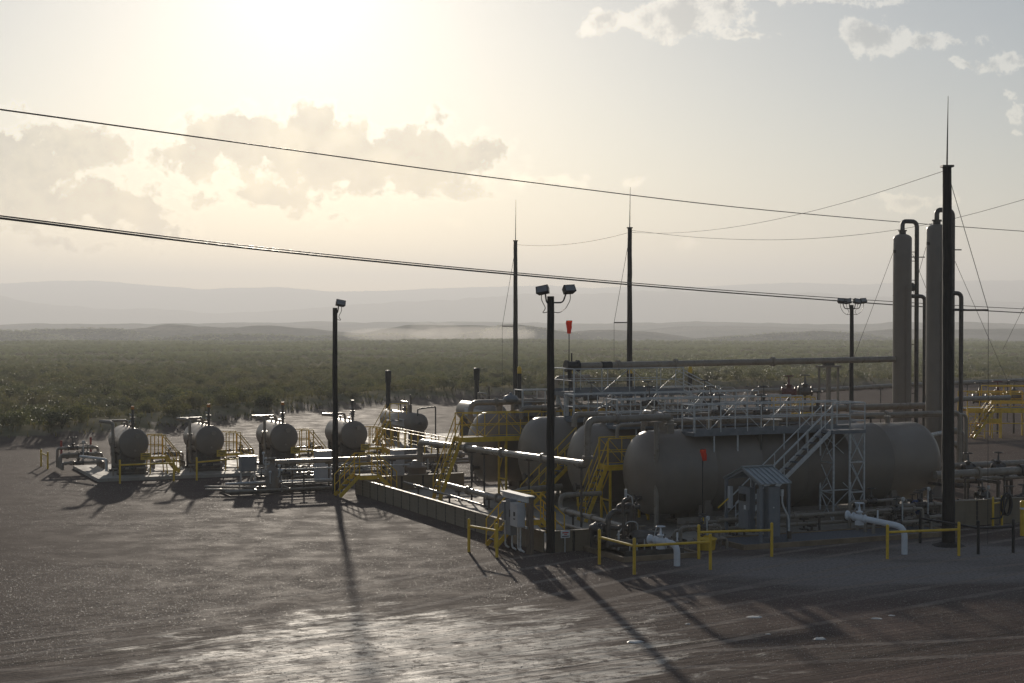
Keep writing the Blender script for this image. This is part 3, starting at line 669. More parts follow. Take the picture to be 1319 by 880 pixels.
# ---- high access platform round the valve at the end of the long pipe
t = T('valve_platform', 'high galvanized platform with braced rails round the black valve on the long overhead pipe', 'platform', (4.0, 12.9, 0))
deck(t, 4.0, 9.6, 12.9, 15.1, 4.72, fh=.2)
rail(t, (4, 12.93, 4.72), (9.6, 12.93, 4.72), 'galvanized', n=4, brace=True, toe=.12); rail(t, (4, 15.07, 4.72), (9.6, 15.07, 4.72), 'galvanized', n=4, toe=.12)
rail(t, (4.03, 12.93, 4.72), (4.03, 15.07, 4.72), 'galvanized', n=2); 
stair(t, (12.6, 13.0, 3.3), (9.62, 13.0, 4.70), (0, .7, 0), 'galvanized', 7)
for x in (4.1, 6.9, 9.5):
    for y in (13.8, 14.75): MB().beam((x, y, .06), (x, y, 4.6), .12).build('leg', 'galvanized', t)
    MB().beam((x, 13.8, 3.4), (x, 14.75, 4.5), .06).build('cross_brace', 'galvanized', t)
for x0, x1 in ((4.1, 6.9), (6.9, 9.5)): MB().beam((x0, 13.8, 3.2), (x1, 13.8, 4.5), .06).beam((x1, 13.8, 3.2), (x0, 13.8, 4.5), .06).build('cross_brace', 'galvanized', t)

# ---- long overhead pipe and its valve, stanchion
lp = pipe('long tan overhead pipe running from the black end valve to the left tower', [(4.55, 14.16, 5.87), (22.3, 14.16, 5.98)], .15, 'pipe_paint', fl=((0, .13), (0, .30), (0, .60)))
MB().tube([(4.2, 14.16, 5.87), (4.28, 14.16, 5.87)], .27, 16).tube([(4.28, 14.16, 5.87), (4.75, 14.16, 5.87)], .21, 14).tube([(4.75, 14.16, 5.87), (4.85, 14.16, 5.87)], .27, 16).tube([(4.5, 14.16, 6.0), (4.5, 14.16, 6.45)], .035, 8).tube([(4.4, 14.16, 5.7), (4.4, 14.16, 5.3)], .1, 10).build('end_valve', 'black_steel', lp)
MB().tube([(6.0, 14.16, 5.875), (6.5, 14.16, 5.875)], .185, 14).build('coupling', 'black_steel', lp)
t = T('pipe_stanchion', 'tan three-legged frame holding up the overhead pipe right of the catwalks', 'pipe support', (18.4, 14.16, 0))
for dx_ in (-.55, 0, .55): MB().beam((18.4 + dx_, 14.16, 0), (18.4 + dx_, 14.16, 5.62), .09 if dx_ else .17).build('leg', 'pipe_paint', t)
MB().box((17.75, 14.0, 5.62), (19.05, 14.32, 5.72)).build('crossbeam', 'pipe_paint', t); MB().box((18.15, 14.02, 5.72), (18.65, 14.3, 5.83)).build('pipe_shoe', 'dark_steel', t)

# ------------------------------------------------------------------ two tall towers
def tower(label, p, q, zt, r, arm2, seed):
    t = T('tower_vessel', label, 'tower', (p, q, 0), 'tall vertical vessels'); z = zt
    prof = [(0, r * 1.15), (.12, r * 1.15), (.12, r)] + [(z * k / 7, r) for k in range(1, 7)] + [(z - .25, r)] + [(z - .25 + .25 * math.sin(a), r * math.cos(a)) for a in (0.35, .75, 1.1, 1.4, 1.57)]
    MB().lathe((p, q, 0), (0, 0, 1), prof, 28).build('shell', 'tank_paint', t)
    MB().beam((p - .12, q - r - .02, .5), (p - .12, q - r - .02, z - 2.6), .06, .03).build('conduit', 'tank_paint', t)
    for k in range(1, 4): MB().tube([(p, q, z * k / 4 - .02), (p, q, z * k / 4 + .02)], r + .012, 28, False).build('weld_band', 'tank_paint', t)
    px_ = p + .80; rr = .11
    MB().tube([(p, q, z - .05), (p, q, z + .12)], .17, 12).tube([(p, q, z + .12), (p, q, z + .18)], .22, 14).build('top_nozzle', 'dark_steel', t)
    MB().tube(fillet([(p, q, z + .15), (p, q, z + .62), (px_, q - .1, z + .62), (px_, q - .1, .5), (px_ + .7, q - .5, .5)], .30), rr, 12).build('overhead_pipe', 'dark_steel', t)
    zb = z - 3.1
    MB().tube(fillet([(p + r * .8, q - .1, zb), (p + 1.18, q - .25, zb), (p + 1.18, q - .25, .7), (p + 1.9, q - .8, .7)], .25), .10, 12).build('side_pipe', 'dark_steel', t)
    MB().lathe((p + .55, q - .1, zb + .25), (0, 0, 1), [(0, .05), (.05, .13), (.3, .13), (.42, .04)], 10).build('valve', 'dark_steel', t)
    for zz in (z - .9, z - 1.35, z - 2.3, z * .55, z * .35, z * .2):
        MB().beam((p + r * .9, q - .05, zz), (px_ + .12, q - .1, zz), .035).build('pipe_clip', 'dark_steel', t)
    MB().beam((p + .5, q, z - 1.15), (p + 1.25, q - .15, z - 1.15), .05).build('davit', 'dark_steel', t)
    for a in range(3): MB().box((p - r - .09 if a == 0 else p + r * .7, q - .06 + (a == 2) * .3, z - .95), (p - r + .02 if a == 0 else p + r + .04, q + .02 + (a == 2) * .3, z - .82)).build('guy_lug', 'dark_steel', t)
    # base skirt ring and platform bracket
    MB().tube([(p, q, 0), (p, q, .05)], r * 1.35, 24).build('base_ring', 'concrete', t)
    return t
tower('left tall tan tower vessel, joined to the long overhead pipe', 22.77, 14.16, 12.2, .46, 0, 0)
tower('right tall tan tower vessel, half hidden by the tallest black pole', 19.16, 7.0, 12.25, .46, 0, 1)

# ------------------------------------------------------------------ poles


def light_pole(label, base, h, r, lamps, group='floodlight poles'):
    t = T('light_pole', label, 'light pole', base, group, grid=False); x, y, z = base
    rs = random.Random(int(abs(x) * 10)); n = 14; pts = []; rad = []
    for k in range(n): pts.append((x + rs.uniform(-.012, .012), y + rs.uniform(-.012, .012), z - .3 + (h + .3) * k / (n - 1))); rad.append(r * (1.12 - .27 * k / (n - 1)) * rs.uniform(.98, 1.02))
    MB().tube(pts, rad, 12).build('pole', 'black_pole', t)
    for s, kind in lamps:
        if kind == 'up':     # arm, upright, tilted floodlight box
            MB().tube(fillet([(x, y, z + h - .12 - .10), (x + s * .42, y - .05, z + h - .22), (x + s * .52, y - .06, z + h + .06)], .12), .028, 7).build('arm', 'black_steel', t)
            c = Vector((x + s * .62, y - .1, z + h + .22)); rot = Matrix.Rotation(-s * .30, 4, 'Y') @ Matrix.Rotation(-.45, 4, 'X') @ Matrix.Rotation(s * .5, 4, 'Z')
            sz = (.21, .13, .13)
        else:
            MB().tube(fillet([(x, y, z + h - .28), (x + s * .14, y - .14, z + h - .22), (x + s * .18, y - .18, z + h + .08)], .1), .028, 7).build('arm', 'black_steel', t)
            c = Vector((x + s * .26, y - .2, z + h + .20)); rot = Matrix.Rotation(s * .06, 4, 'Y') @ Matrix.Rotation(-.4, 4, 'X') @ Matrix.Rotation(s * .35, 4, 'Z')
            sz = (.22, .13, .13)
        vs = [Vector((a * sz[0], b * sz[1], cc * sz[2])) for a, b, cc in ((-.85, 1, -.8), (.85, 1, -.8), (.85, 1, .8), (-.85, 1, .8), (-1, -1, -1), (1, -1, -1), (1, -1, 1), (-1, -1, 1))]
        vs = [c + (rot @ v) for v in vs]
        MB().add(vs, [(0, 1, 2, 3), (7, 6, 5, 4), (0, 4, 5, 1), (1, 5, 6, 2), (2, 6, 7, 3), (3, 7, 4, 0)]).build('lamp_head', 'black_steel', t)
        gl = [c + rot @ Vector((a * sz[0] * .85, -sz[1] - .006, b * sz[2] * .8)) for a, b in ((-1, -1), (1, -1), (1, 1), (-1, 1))]
        MB().add(gl, [(0, 1, 2, 3)]).build('lamp_glass', 'lamp_glass', t)
        MB().tube(fillet([c + Vector((s * .05, .05, -.1)), (c.x + s * .06, y - .1, z + h - .12), (c.x - s * .1, y - .08, z + h - .42), (x + s * .30, y - .08, z + h - .58), (x, y - .08, z + h - .52)], .12), .014, 5).build('cable', 'black_steel', t)
    MB().tube([(x + .02, y - r * 1.15, z), (x + .01, y - r * 1.0, z + h - .5)], .02, 5).build('conduit', 'black_steel', t)
    return t
L1 = P(432, 636); L2 = P(709, 712)
light_pole('black pole with one floodlight beside the left step-over stair', (L1[0], L1[1], 0), 8.50, .125, [(1, 'near')])
light_pole('black pole with two floodlights standing in the foreground right of centre', (L2[0], L2[1], 0), 8.82, .142, [(-1, 'near'), (1, 'up')])
L3 = D(1097, 405, 95)
light_pole('distant black pole with floodlights on both sides left of the towers', (L3[0], L3[1], 0), 8.75, .13, [(-1, 'near'), (1, 'near'), (-1, 'up'), (1, 'up')])
RP = P(1222, 703)
def mast(label, x, y, h, r, whip, lean=0., strut=None, z0=0):
    t = T('lightning_mast', label, 'pole', (x, y, z0), 'tall black lightning masts', grid=False)
    rs = random.Random(int(x * 7)); n = 26; pts = []; rad = []
    for k in range(n): f = k / (n - 1); pts.append((x + lean * f + rs.uniform(-.008, .008), y + rs.uniform(-.01, .01), z0 - .4 + (h + .4) * f)); rad.append(r * (1.3 - .5 * f ** .8) * rs.uniform(.98, 1.025))
    MB().tube(pts, rad, 12).build('pole', 'black_pole', t)
    MB().tube([(x + lean, y, z0 + h - .5), (x + lean, y, z0 + h + .12), (x + lean + .03, y, z0 + h + whip)], [.03, .03, .010], 6).build('lightning_rod', 'black_steel', t)
    MB().box((x + lean - r * 1.05, y - r * 1.05, z0 + h - .06), (x + lean + r * 1.05, y + r * 1.05, z0 + h + .01)).build('pole_cap', 'black_steel', t)
    if strut:
        s, zz = strut; MB().tube([(x, y, z0 + zz), (x + s, y - .05, z0 + zz)], .035, 6).build('guy_strut', 'black_steel', t)
    return t
mast('tallest black mast standing in front of the right tower vessel', RP[0], RP[1], 13.45, .19, 2.45, -.12, (1.35, 8.35))
m2 = D(811, 405, 99.5); m3 = D(664, 405, 117)
mast('black lightning mast right of the orange windsock, rising behind the platform', m2[0], m2[1], 13.5, .165, 2.45, 0, (-.95, 7.7))
mast('black lightning mast left of the windsock, farthest back', m3[0], m3[1], 13.5, .17, 2.9, 0, (-.95, 7.35))
mb = MB().lathe((RP[0], RP[1], -.05), (0, 0, 1), [(0, .75), (.06, .55), (.14, .36), (.20, .22), (.21, 0)], 18); rs = random.Random(2); mb.v = [(x + rs.uniform(-.05, .05), y + rs.uniform(-.05, .05), z + rs.uniform(-.015, .015)) for x, y, z in mb.v]
props(mb.build('earth_mound', 'black_pole', None), 'dark spoil at the foot of the tallest mast', None, None, 'structure')
# small black posts with yellow caps
for px, lab in ((669, 'left-most'), (735, 'second from left'), (812, 'third from left'), (889, 'right-most')):
    b = D(px, 472, 96); x, y = b[0], 96
    t = T('capped_post', 'black post with a yellow cap behind the tanks, %s of the four' % lab, 'post', (x, y, 0), 'black posts with yellow caps', grid=False)
    MB().tube([(x, y, -.2), (x, y, 4.72)], .125, 10).build('post', 'black_steel', t)
    MB().lathe((x, y, 4.72), (0, 0, 1), [(0, .135), (.28, .135), (.36, .12), (.42, .07), (.44, 0)], 10).build('cap', 'yellow_paint', t)
def wire(label, pts, r, cat='cable', group=None):
    pts = [Vector(p) for p in pts]; out = []
    # smooth curve through the given points
    for i in range(len(pts) - 1):
        p0 = pts[max(i - 1, 0)]; p1 = pts[i]; p2 = pts[i + 1]; p3 = pts[min(i + 2, len(pts) - 1)]
        for j in range(8):
            u = j / 8; out.append(.5 * ((2 * p1) + (p2 - p0) * u + (2 * p0 - 5 * p1 + 4 * p2 - p3) * u * u + (3 * p1 - p0 - 3 * p2 + p3) * u ** 3))
    out.append(pts[-1]); o = MB().tube(out, r, 5).build('power_line' if cat == 'power line' else 'guy_wire' if 'guy' in label else 'shield_wire', 'wire', None)
    props(o, label, cat, group); return o
def W(*a): return [D(x, y, Y) for x, y, Y in a]
wire('single power line crossing high in front of the whole site', W((-330, 97, 38), (0, 141, 45), (330, 187, 55), (660, 232, 70), (990, 271, 88), (1319, 298, 112), (1650, 318, 140)), .024, 'power line')
wire('upper of the pair of low power lines crossing the site', W((-330, 236, 38), (0, 278, 45), (330, 318, 56), (660, 351, 70), (990, 378, 88), (1319, 398, 112), (1650, 412, 140)), .022, 'power line')
wire('lower thicker line of the pair of low power lines', W((-330, 243, 38), (0, 281, 45), (330, 321, 56), (660, 353.5, 70), (990, 381, 88), (1319, 403, 112), (1650, 417, 140)), .034, 'power line')
TOPR = (RP[0] - .12, RP[1], 13.3); TOP2 = (m2[0], m2[1], 13.2); TOP3 = (m3[0], m3[1], 13.2)
def sag(a, b, s): a, b = Vector(a), Vector(b); return [a + (b - a) * k / 6 - Vector((0, 0, s * 4 * (k / 6) * (1 - k / 6))) for k in range(7)]
wire('shield wire slung from the middle mast to the tallest mast', sag(TOP2, TOPR, .75), .010)
wire('shield wire slung between the two far masts', sag(TOP3, TOP2, .35), .010)
wire('shield wire leaving the middle mast to the right past the towers', W((814, 297, 99.5), (900, 306, 93), (1000, 309, 86), (1100, 303, 80), (1200, 288, 73), (1319, 257, 66), (1450, 214, 60)), .010)
def guy(label, a, b, s=.0): wire(label, sag(a, b, s), .011)
st = (RP[0] + 1.35, RP[1] - .05, 8.35)
wire('bent guy wire from the tallest mast over its strut', [TOPR, Vector(TOPR) + (Vector(st) - Vector(TOPR)) * .5, st], .012); wire('lower guy wire dropping from the strut of the tallest mast', [st, (st[0] + .02, st[1], .05)], .010)
s2 = (m2[0] - .95, m2[1] - .05, 7.7); s3 = (m3[0] - .95, m3[1] - .05, 7.35)
wire('bent guy wire of the middle mast', [(m2[0], m2[1], 13.0), s2], .014); wire('lower guy wire hanging from the middle mast strut', [s2, (s2[0], s2[1], .5)], .011)
wire('bent guy wire of the farthest mast', [(m3[0], m3[1], 13.0), s3], .015); wire('lower guy wire hanging from the farthest mast strut', [s3, (s3[0], s3[1], .5)], .012)
T1W = g(22.77, 14.16); T2W = g(19.16, 7.0)
guy('long guy wire from the left tower down to the left', (T1W[0] - .45, T1W[1], 11.3), D(1085, 500, 96)); guy('guy wire from the left tower down to the right', (T1W[0] + .5, T1W[1], 11.2), D(1240, 490, 100))
guy('guy wire from the right tower down to the right', (T2W[0] + .5, T2W[1], 11.3), D(1300, 496, 92)); guy('guy wire from the right tower down to the left behind the left tower', (T2W[0] - .45, T2W[1], 11.3), D(1150, 470, 100))
guy('thin guy wire at the far right of the towers', D(1319, 395, 86), D(1292, 450, 95))

# ------------------------------------------------------------------ windsocks
def windsock(label, base, h, L, r0, r1, frame='grid', stub=True, dirv=(.35, -.2, -.9)):
    t = T('windsock', label, 'windsock', base, 'windsocks', grid=False); x, y, z = base
    MB().tube([(x, y, z), (x, y, z + h)], .022, 7).build('pole', 'black_steel', t)
    if stub: MB().tube([(x, y, z), (x, y, z + .72)], .055, 10).build('stub_post', 'yellow_paint', t)
    d = Vector(dirv).normalized(); o = Vector((x, y, z + h)) + Vector((0, -.03, 0))
    MB().tube([o + Vector((math.cos(a), math.sin(a), 0)) * r0 for a in [k * math.pi / 6 for k in range(13)]], .012, 5, False).build('hoop', 'black_steel', t)
    prof = [(0, r0), (L * .18, r0 * 1.02), (L * .4, r0 * .8), (L * .5, r0 * .86), (L * .75, r1 * 1.25), (L, r1)]
    n = 12; u = d.orthogonal().normalized(); w = d.cross(u); rs = random.Random(4); vs = []
    for i, (tt, rr) in enumerate(prof):
        for k in range(n): f = rr * (1 + .16 * math.sin(3 * k + i)); vs.append(o + d * tt + Vector((d.x * tt * tt * .3, 0, 0)) + (u * math.cos(2 * math.pi * k / n) + w * math.sin(2 * math.pi * k / n)) * f)
    mb = MB().add(vs, [(i * n + k, i * n + (k + 1) % n, (i + 1) * n + (k + 1) % n, (i + 1) * n + k) for i in range(len(prof) - 1) for k in range(n)], True)
    mb.build('sock', 'sock_cloth', t); return t
wb = P(905, 692, .1); windsock('small limp orange-red windsock on a thin pole in front of the nearest tank', wb, 3.2, .42, .11, .07, dirv=(.15, -.1, -1))
wp = g(*plane(733, 420, 1, 14.35)[:2]); windsock('limp red windsock on the tall thin pole above the tanks', (wp[0], wp[1], .06), 7.85, .58, .135, .075, stub=False, dirv=(0, -.1, -1))

# ------------------------------------------------------------------ long pipes in front of the tank heads
lpA = plane(541, 569, 0, -.9); lpB = plane(757, 598, 0, -.9)
def lz(q): return lpA[2] + (lpB[2] - lpA[2]) * (lpA[1] - q) / (lpA[1] - lpB[1])
QE = lpB[1]
zt_ = plane(762, 541, 1, QE)[2]; pe = plane(862, 533, 1, QE)
pipe('long tan pipe in front of the tank heads, rising over the second tank', [(-.9, lpA[1], lpA[2] - .95), (-.9, lpA[1], lpA[2]), (-.9, QE, lpB[2]), (-.9, QE, zt_), (pe[0], QE, zt_ + .03)], .135, 'pipe_paint',
     fl=((1, .33), (1, .55), (1, .78), (2, .15), (3, .35)), sup=((1, .13), (1, .36), (1, .44), (1, .70), (1, .97)), fil=.36)
ep = plane(862, 533, 1, QE); sp0 = plane(742, 525, 0, ep[0] + .05)
pipe('tan pipe running back from the joint above the second tank', [(ep[0] + .05, QE - .02, zt_ + .02), (ep[0] + .05, sp0[1] - 6, zt_ + .1), (ep[0] + .05, sp0[1] - 6, 3.85)], .12, 'pipe_paint', fl=((0, .2), (0, .6)))
t = T('pipe_post', 'tan post under the joint of the pipe above the second tank', 'pipe support', (ep[0] - .5, QE, 0)); MB().tube([(ep[0] - .55, QE, .06), (ep[0] - .55, QE, zt_ - .16)], .09, 10).build('post', 'pipe_paint', t); MB().box((ep[0] - .75, QE - .14, zt_ - .19), (ep[0] - .35, QE + .14, zt_ - .13)).build('saddle', 'pipe_paint', t)
MB().tube([(ep[0] + .05, QE, 3.7), (ep[0] + .05, QE, zt_ - .1)], .15, 12).tube([(ep[0] + .05, QE, 4.0), (ep[0] + .05, QE, 4.08)], .24, 14).build('drop_leg', 'pipe_paint', t)
# pipes along the tank floor
fa, fb = plane(722, 655, 0, -.75), plane(880, 712, 0, -.75)
pipe('pale pipe low on the floor from under the third tank towards the pump skid', [(1.0, fa[1], 1.25), (-.75, fa[1], 1.25), (-.75, fa[1], .72), (-.75, -1.05, .66)], .095, 'pipe_paint', fl=((2, .1), (2, .5)), sup=((2, .2), (2, .55), (2, .9)), fil=.3)
pipe('second thinner floor pipe beside the first', [(-1.25, fa[1] - .2, .32), (-1.25, -.95, .30)], .06, 'pipe_paint', sup=((0, .3), (0, .8)))
f2 = plane(590, 622, 0, -1.1); f3 = plane(648, 640, 0, -1.1)
pipe('tan floor pipe bending up under the third tank', [(-1.1, f2[1] + 2.5, .62), (-1.1, f3[1], .62), (-.2, f3[1] + .2, .95), (1.7, f3[1] + .3, 1.0)], .125, 'pipe_paint', fl=((0, .5), (0, .93)), sup=((0, .35), (0, .8)), fil=.3)
pipe('thin pipe lying on the floor under the farthest tank', [(-2.0, 18.4, .5), (-2.0, 9.0, .42)], .05, 'pipe_paint', sup=((0, .2), (0, .6)))
# headers running along and between the tank tops towards the towers
for i, (lab, y, z, x0, x1, r) in enumerate((('first bright header pipe behind the nearest catwalk', 4.7, 3.95, 3.0, 18.6, .10), ('second header pipe between the tank tops', 5.35, 3.80, 2.2, 19.5, .075), ('third header pipe above the second tank', 9.2, 4.0, 2.2, 20.5, .12),
        ('fourth header pipe between the third and farthest tanks', 10.0, 3.85, 3.1, 21, .08), ('fifth header pipe above the farthest tank', 14.6, 4.0, 2.2, 14, .10), ('thin conduit pipe beside the first header', 4.95, 4.2, 4.0, 12, .035), ('thin conduit pipe above the third tank', 9.5, 4.3, 4.0, 12, .035))):
    pipe(lab, [(x0, y, z - .5), (x0, y, z), (x1, y, z), (x1, y, z - 2.4)], r, 'pipe_paint', fl=((1, .25), (1, .5), (1, .75)) if r > .07 else (), sup=((1, .1), (1, .4), (1, .7)) if i in (0, 2, 4) else ())
def tank_valve(lab, x, q, z, sc=1.3, m='dark_steel'):
    t = T('relief_valve', lab, 'valve', (x, q, z - .9), 'valves on top of the tanks')
    MB().tube([(x, q, z - .9), (x, q, z)], .07, 10).build('riser', 'pipe_paint', t); wheel_valve(t, (x, q, z), .07, m, (1, 0, 0), sc)
for lab, x, q, z in (('valve on the nearest tank at the left end of the catwalk', 5.6, 3.2, 4.35), ('valve on the nearest tank by its middle nozzle', 7.6, 3.3, 4.3), ('valve on the nearest tank just before the stair landing', 10.2, 3.2, 4.4), ('valve on the second tank left part', 5.0, 7.8, 4.5), ('valve on the second tank middle', 7.9, 7.7, 4.45), ('valve on the second tank right part', 10.6, 7.8, 4.4),
        ('valve on the third tank left part', 4.6, 12.4, 4.5), ('valve on the third tank middle', 7.4, 12.3, 4.5), ('valve on the third tank right part', 10.4, 12.4, 4.5), ('valve on the farthest tank under the high platform', 6.0, 16.7, 4.4)): tank_valve(lab, x, q, z)
# domed actuator valve and its pipe at the far left end of the tank tops
av = plane(661, 517, 1, 15.6)
t = T('actuator_valve', 'valve with a dark round actuator dome standing above the farthest tank', 'valve', (av[0], 15.6, 3.6))
MB().tube([(av[0], 15.6, 3.5), (av[0], 15.6, av[2] - .1)], .11, 10).build('riser', 'pipe_paint', t)
MB().lathe((av[0] - .12, 15.6, av[2] - .05), (0, 0, 1), [(0, .05), (.03, .30), (.14, .36), (.17, .36), (.30, .28), (.36, .08), (.44, .07), (.46, .02)], 18).build('actuator_dome', 'cabinet_grey', t)
MB().box((av[0] + .35, 15.4, av[2] - .45), (av[0] + .85, 15.8, av[2] - .1)).build('positioner', 'cabinet_grey', t)
MB().tube([(av[0] + .1, 15.6, av[2] - .5), (av[0] + .1, 15.6, av[2] - .4)], .22, 12).build('flange', 'maroon_paint', t)
pa = plane(606, 519, 1, 15.6); pb = plane(715, 524, 1, 15.6)
pipe('thick pipe through the domed actuator valve', [(pa[0], 15.6, pa[2] - .9), (pa[0], 15.6, pa[2]), (pb[0], 15.6, pa[2]), (pb[0], 15.6, plane(718, 487, 1, 15.6)[2]), (pb[0] + 1.75, 15.6, plane(718, 487, 1, 15.6)[2])], .13, 'pipe_paint', fl=((1, .3), (1, .75), (3, .6)), fil=.38)

# ------------------------------------------------------------------ yellow platforms and stairs inside the wall
def yplat(label, p0, p1, q0, q1, z, foot, rails='fblr', legs=(), brace=True, q_st=None, w_st=.62, nt=None):
    t = T('yellow_platform', label, 'platform', (p0, q0, .06))
    MB().box((p0, q0, z - .04), (p1, q1, z)).build('deck', 'deck_grating', t)
    for fa_, fb_ in (((p0, q0 - .015), (p1, q0 - .015)), ((p0, q1 + .015), (p1, q1 + .015)), ((p0 - .018, q0), (p0 - .018, q1))): MB().beam((*fa_, z - .09), (*fb_, z - .09), .03, .22).build('frame_beam', 'yellow_paint', t)
    if 'f' in rails: rail(t, (p0, q0 + .02, z), (p1, q0 + .02, z), 'yellow_paint', brace=brace)
    if 'b' in rails: rail(t, (p0, q1 - .02, z), (p1, q1 - .02, z), 'yellow_paint', brace=brace)
    for (a, b) in legs:
        MB().beam((a, b, .06), (a, b, z - .1), .08).build('leg', 'yellow_paint', t)
    for (a, b), (c, d) in zip(legs[::2], legs[1::2]):
        MB().beam((a, b, .9), (c, d, .9), .06).beam((a, b, .1), (c, d, .9), .045).beam((a, b, z - .2), (c, d, 1.2), .04).build('cross_brace', 'yellow_paint', t)
    stair(t, (foot, q_st if q_st is not None else q0, .10), (p0, q_st if q_st is not None else q0, z), (0, w_st, 0), 'yellow_paint', nt)
    return t
yplat('yellow platform with braced rails and steep left stair before the farthest big tank', -.9, 6.5, 13.95, 14.85, 2.80, -1.95, legs=((1.2, 14.0), (1.2, 14.8), (4.5, 14.0), (4.5, 14.8)), q_st=14.05, w_st=.75, nt=10)
yplat('yellow platform with steep stair between the nearest and second tanks', 1.50, 5.6, 4.75, 5.6, 2.28, .55, legs=((1.6, 4.8), (1.6, 5.55), (3.3, 4.8), (3.3, 5.55)), q_st=4.85, w_st=.65, nt=9)
t = T('yellow_stair', 'long diagonal yellow stair climbing between the second and third tanks', 'stair', (.4, 9.4, .06))
stair(t, (.15, 9.45, .08), (2.75, 9.45, 2.45), (0, .7, 0), 'yellow_paint', 11)
MB().box((2.75, 9.45, 2.41), (6.0, 10.2, 2.45)).build('deck', 'deck_grating', t); rail(t, (2.75, 9.47, 2.45), (6, 9.47, 2.45), 'yellow_paint')
for x in (2.8, 5.9):
    for y in (9.5, 10.1): MB().beam((x, y, .06), (x, y, 2.4), .07).build('leg', 'yellow_paint', t)
def stepover(label, pc, q, w=.75, half=1.35, zp=.95, pw=.42, x0=0.):
    t = T('step_over_stair', label, 'stair', (pc - half, q, 0), 'yellow stairs stepping over the containment wall')
    for s in (-1, 1):
        a = (pc + s * half, q, .03 if s < 0 else .10); b = (pc + s * pw, q, zp)
        for k in (0, 1): MB().beam(Vector(a) + Vector((0, w * k, 0)), Vector(b) + Vector((0, w * k, 0)), .03, .16).build('stringer', 'yellow_paint', t)
        for i in range(1, 4):
            c = Vector(a) + (Vector(b) - Vector(a)) * i / 4; MB().box((c.x - .13, q + .02, c.z - .02), (c.x + .13, q + w - .02, c.z + .02)).build('tread', 'deck_grating', t)
        for k in (0, w):
            A1 = Vector((a[0], q + k, a[2])); B1 = Vector((b[0], q + k, zp)); up = Vector((0, 0, .95))
            MB().tube([A1, A1 + up, B1 + up], .026, 6).build('handrail', 'yellow_paint', t); MB().tube([A1 + up * .5, B1 + up * .5], .02, 6).build('midrail', 'yellow_paint', t)
            MB().tube([B1, B1 + up], .026, 6).build('post', 'yellow_paint', t); C1 = (A1 + B1) / 2; MB().tube([C1, C1 + up], .022, 6).build('post', 'yellow_paint', t)
    MB().box((pc - pw, q, zp - .05), (pc + pw, q + w, zp)).build('deck', 'deck_grating', t)
    for k in (0, w):
        MB().beam((pc - pw, q + k, zp - .11), (pc + pw, q + k, zp - .11), .03, .18).build('frame_beam', 'yellow_paint', t)
        MB().tube([(pc - pw, q + k, zp + .95), (pc + pw, q + k, zp + .95)], .026, 6).tube([(pc - pw, q + k, zp + .48), (pc + pw, q + k, zp + .48)], .02, 6).build('handrail', 'yellow_paint', t)
    return t
stepover('yellow step-over stair at the far left end of the containment wall', -3.95, 17.7)
stepover('yellow step-over stair behind the electrical rack and black floodlight pole', -3.95, .25)

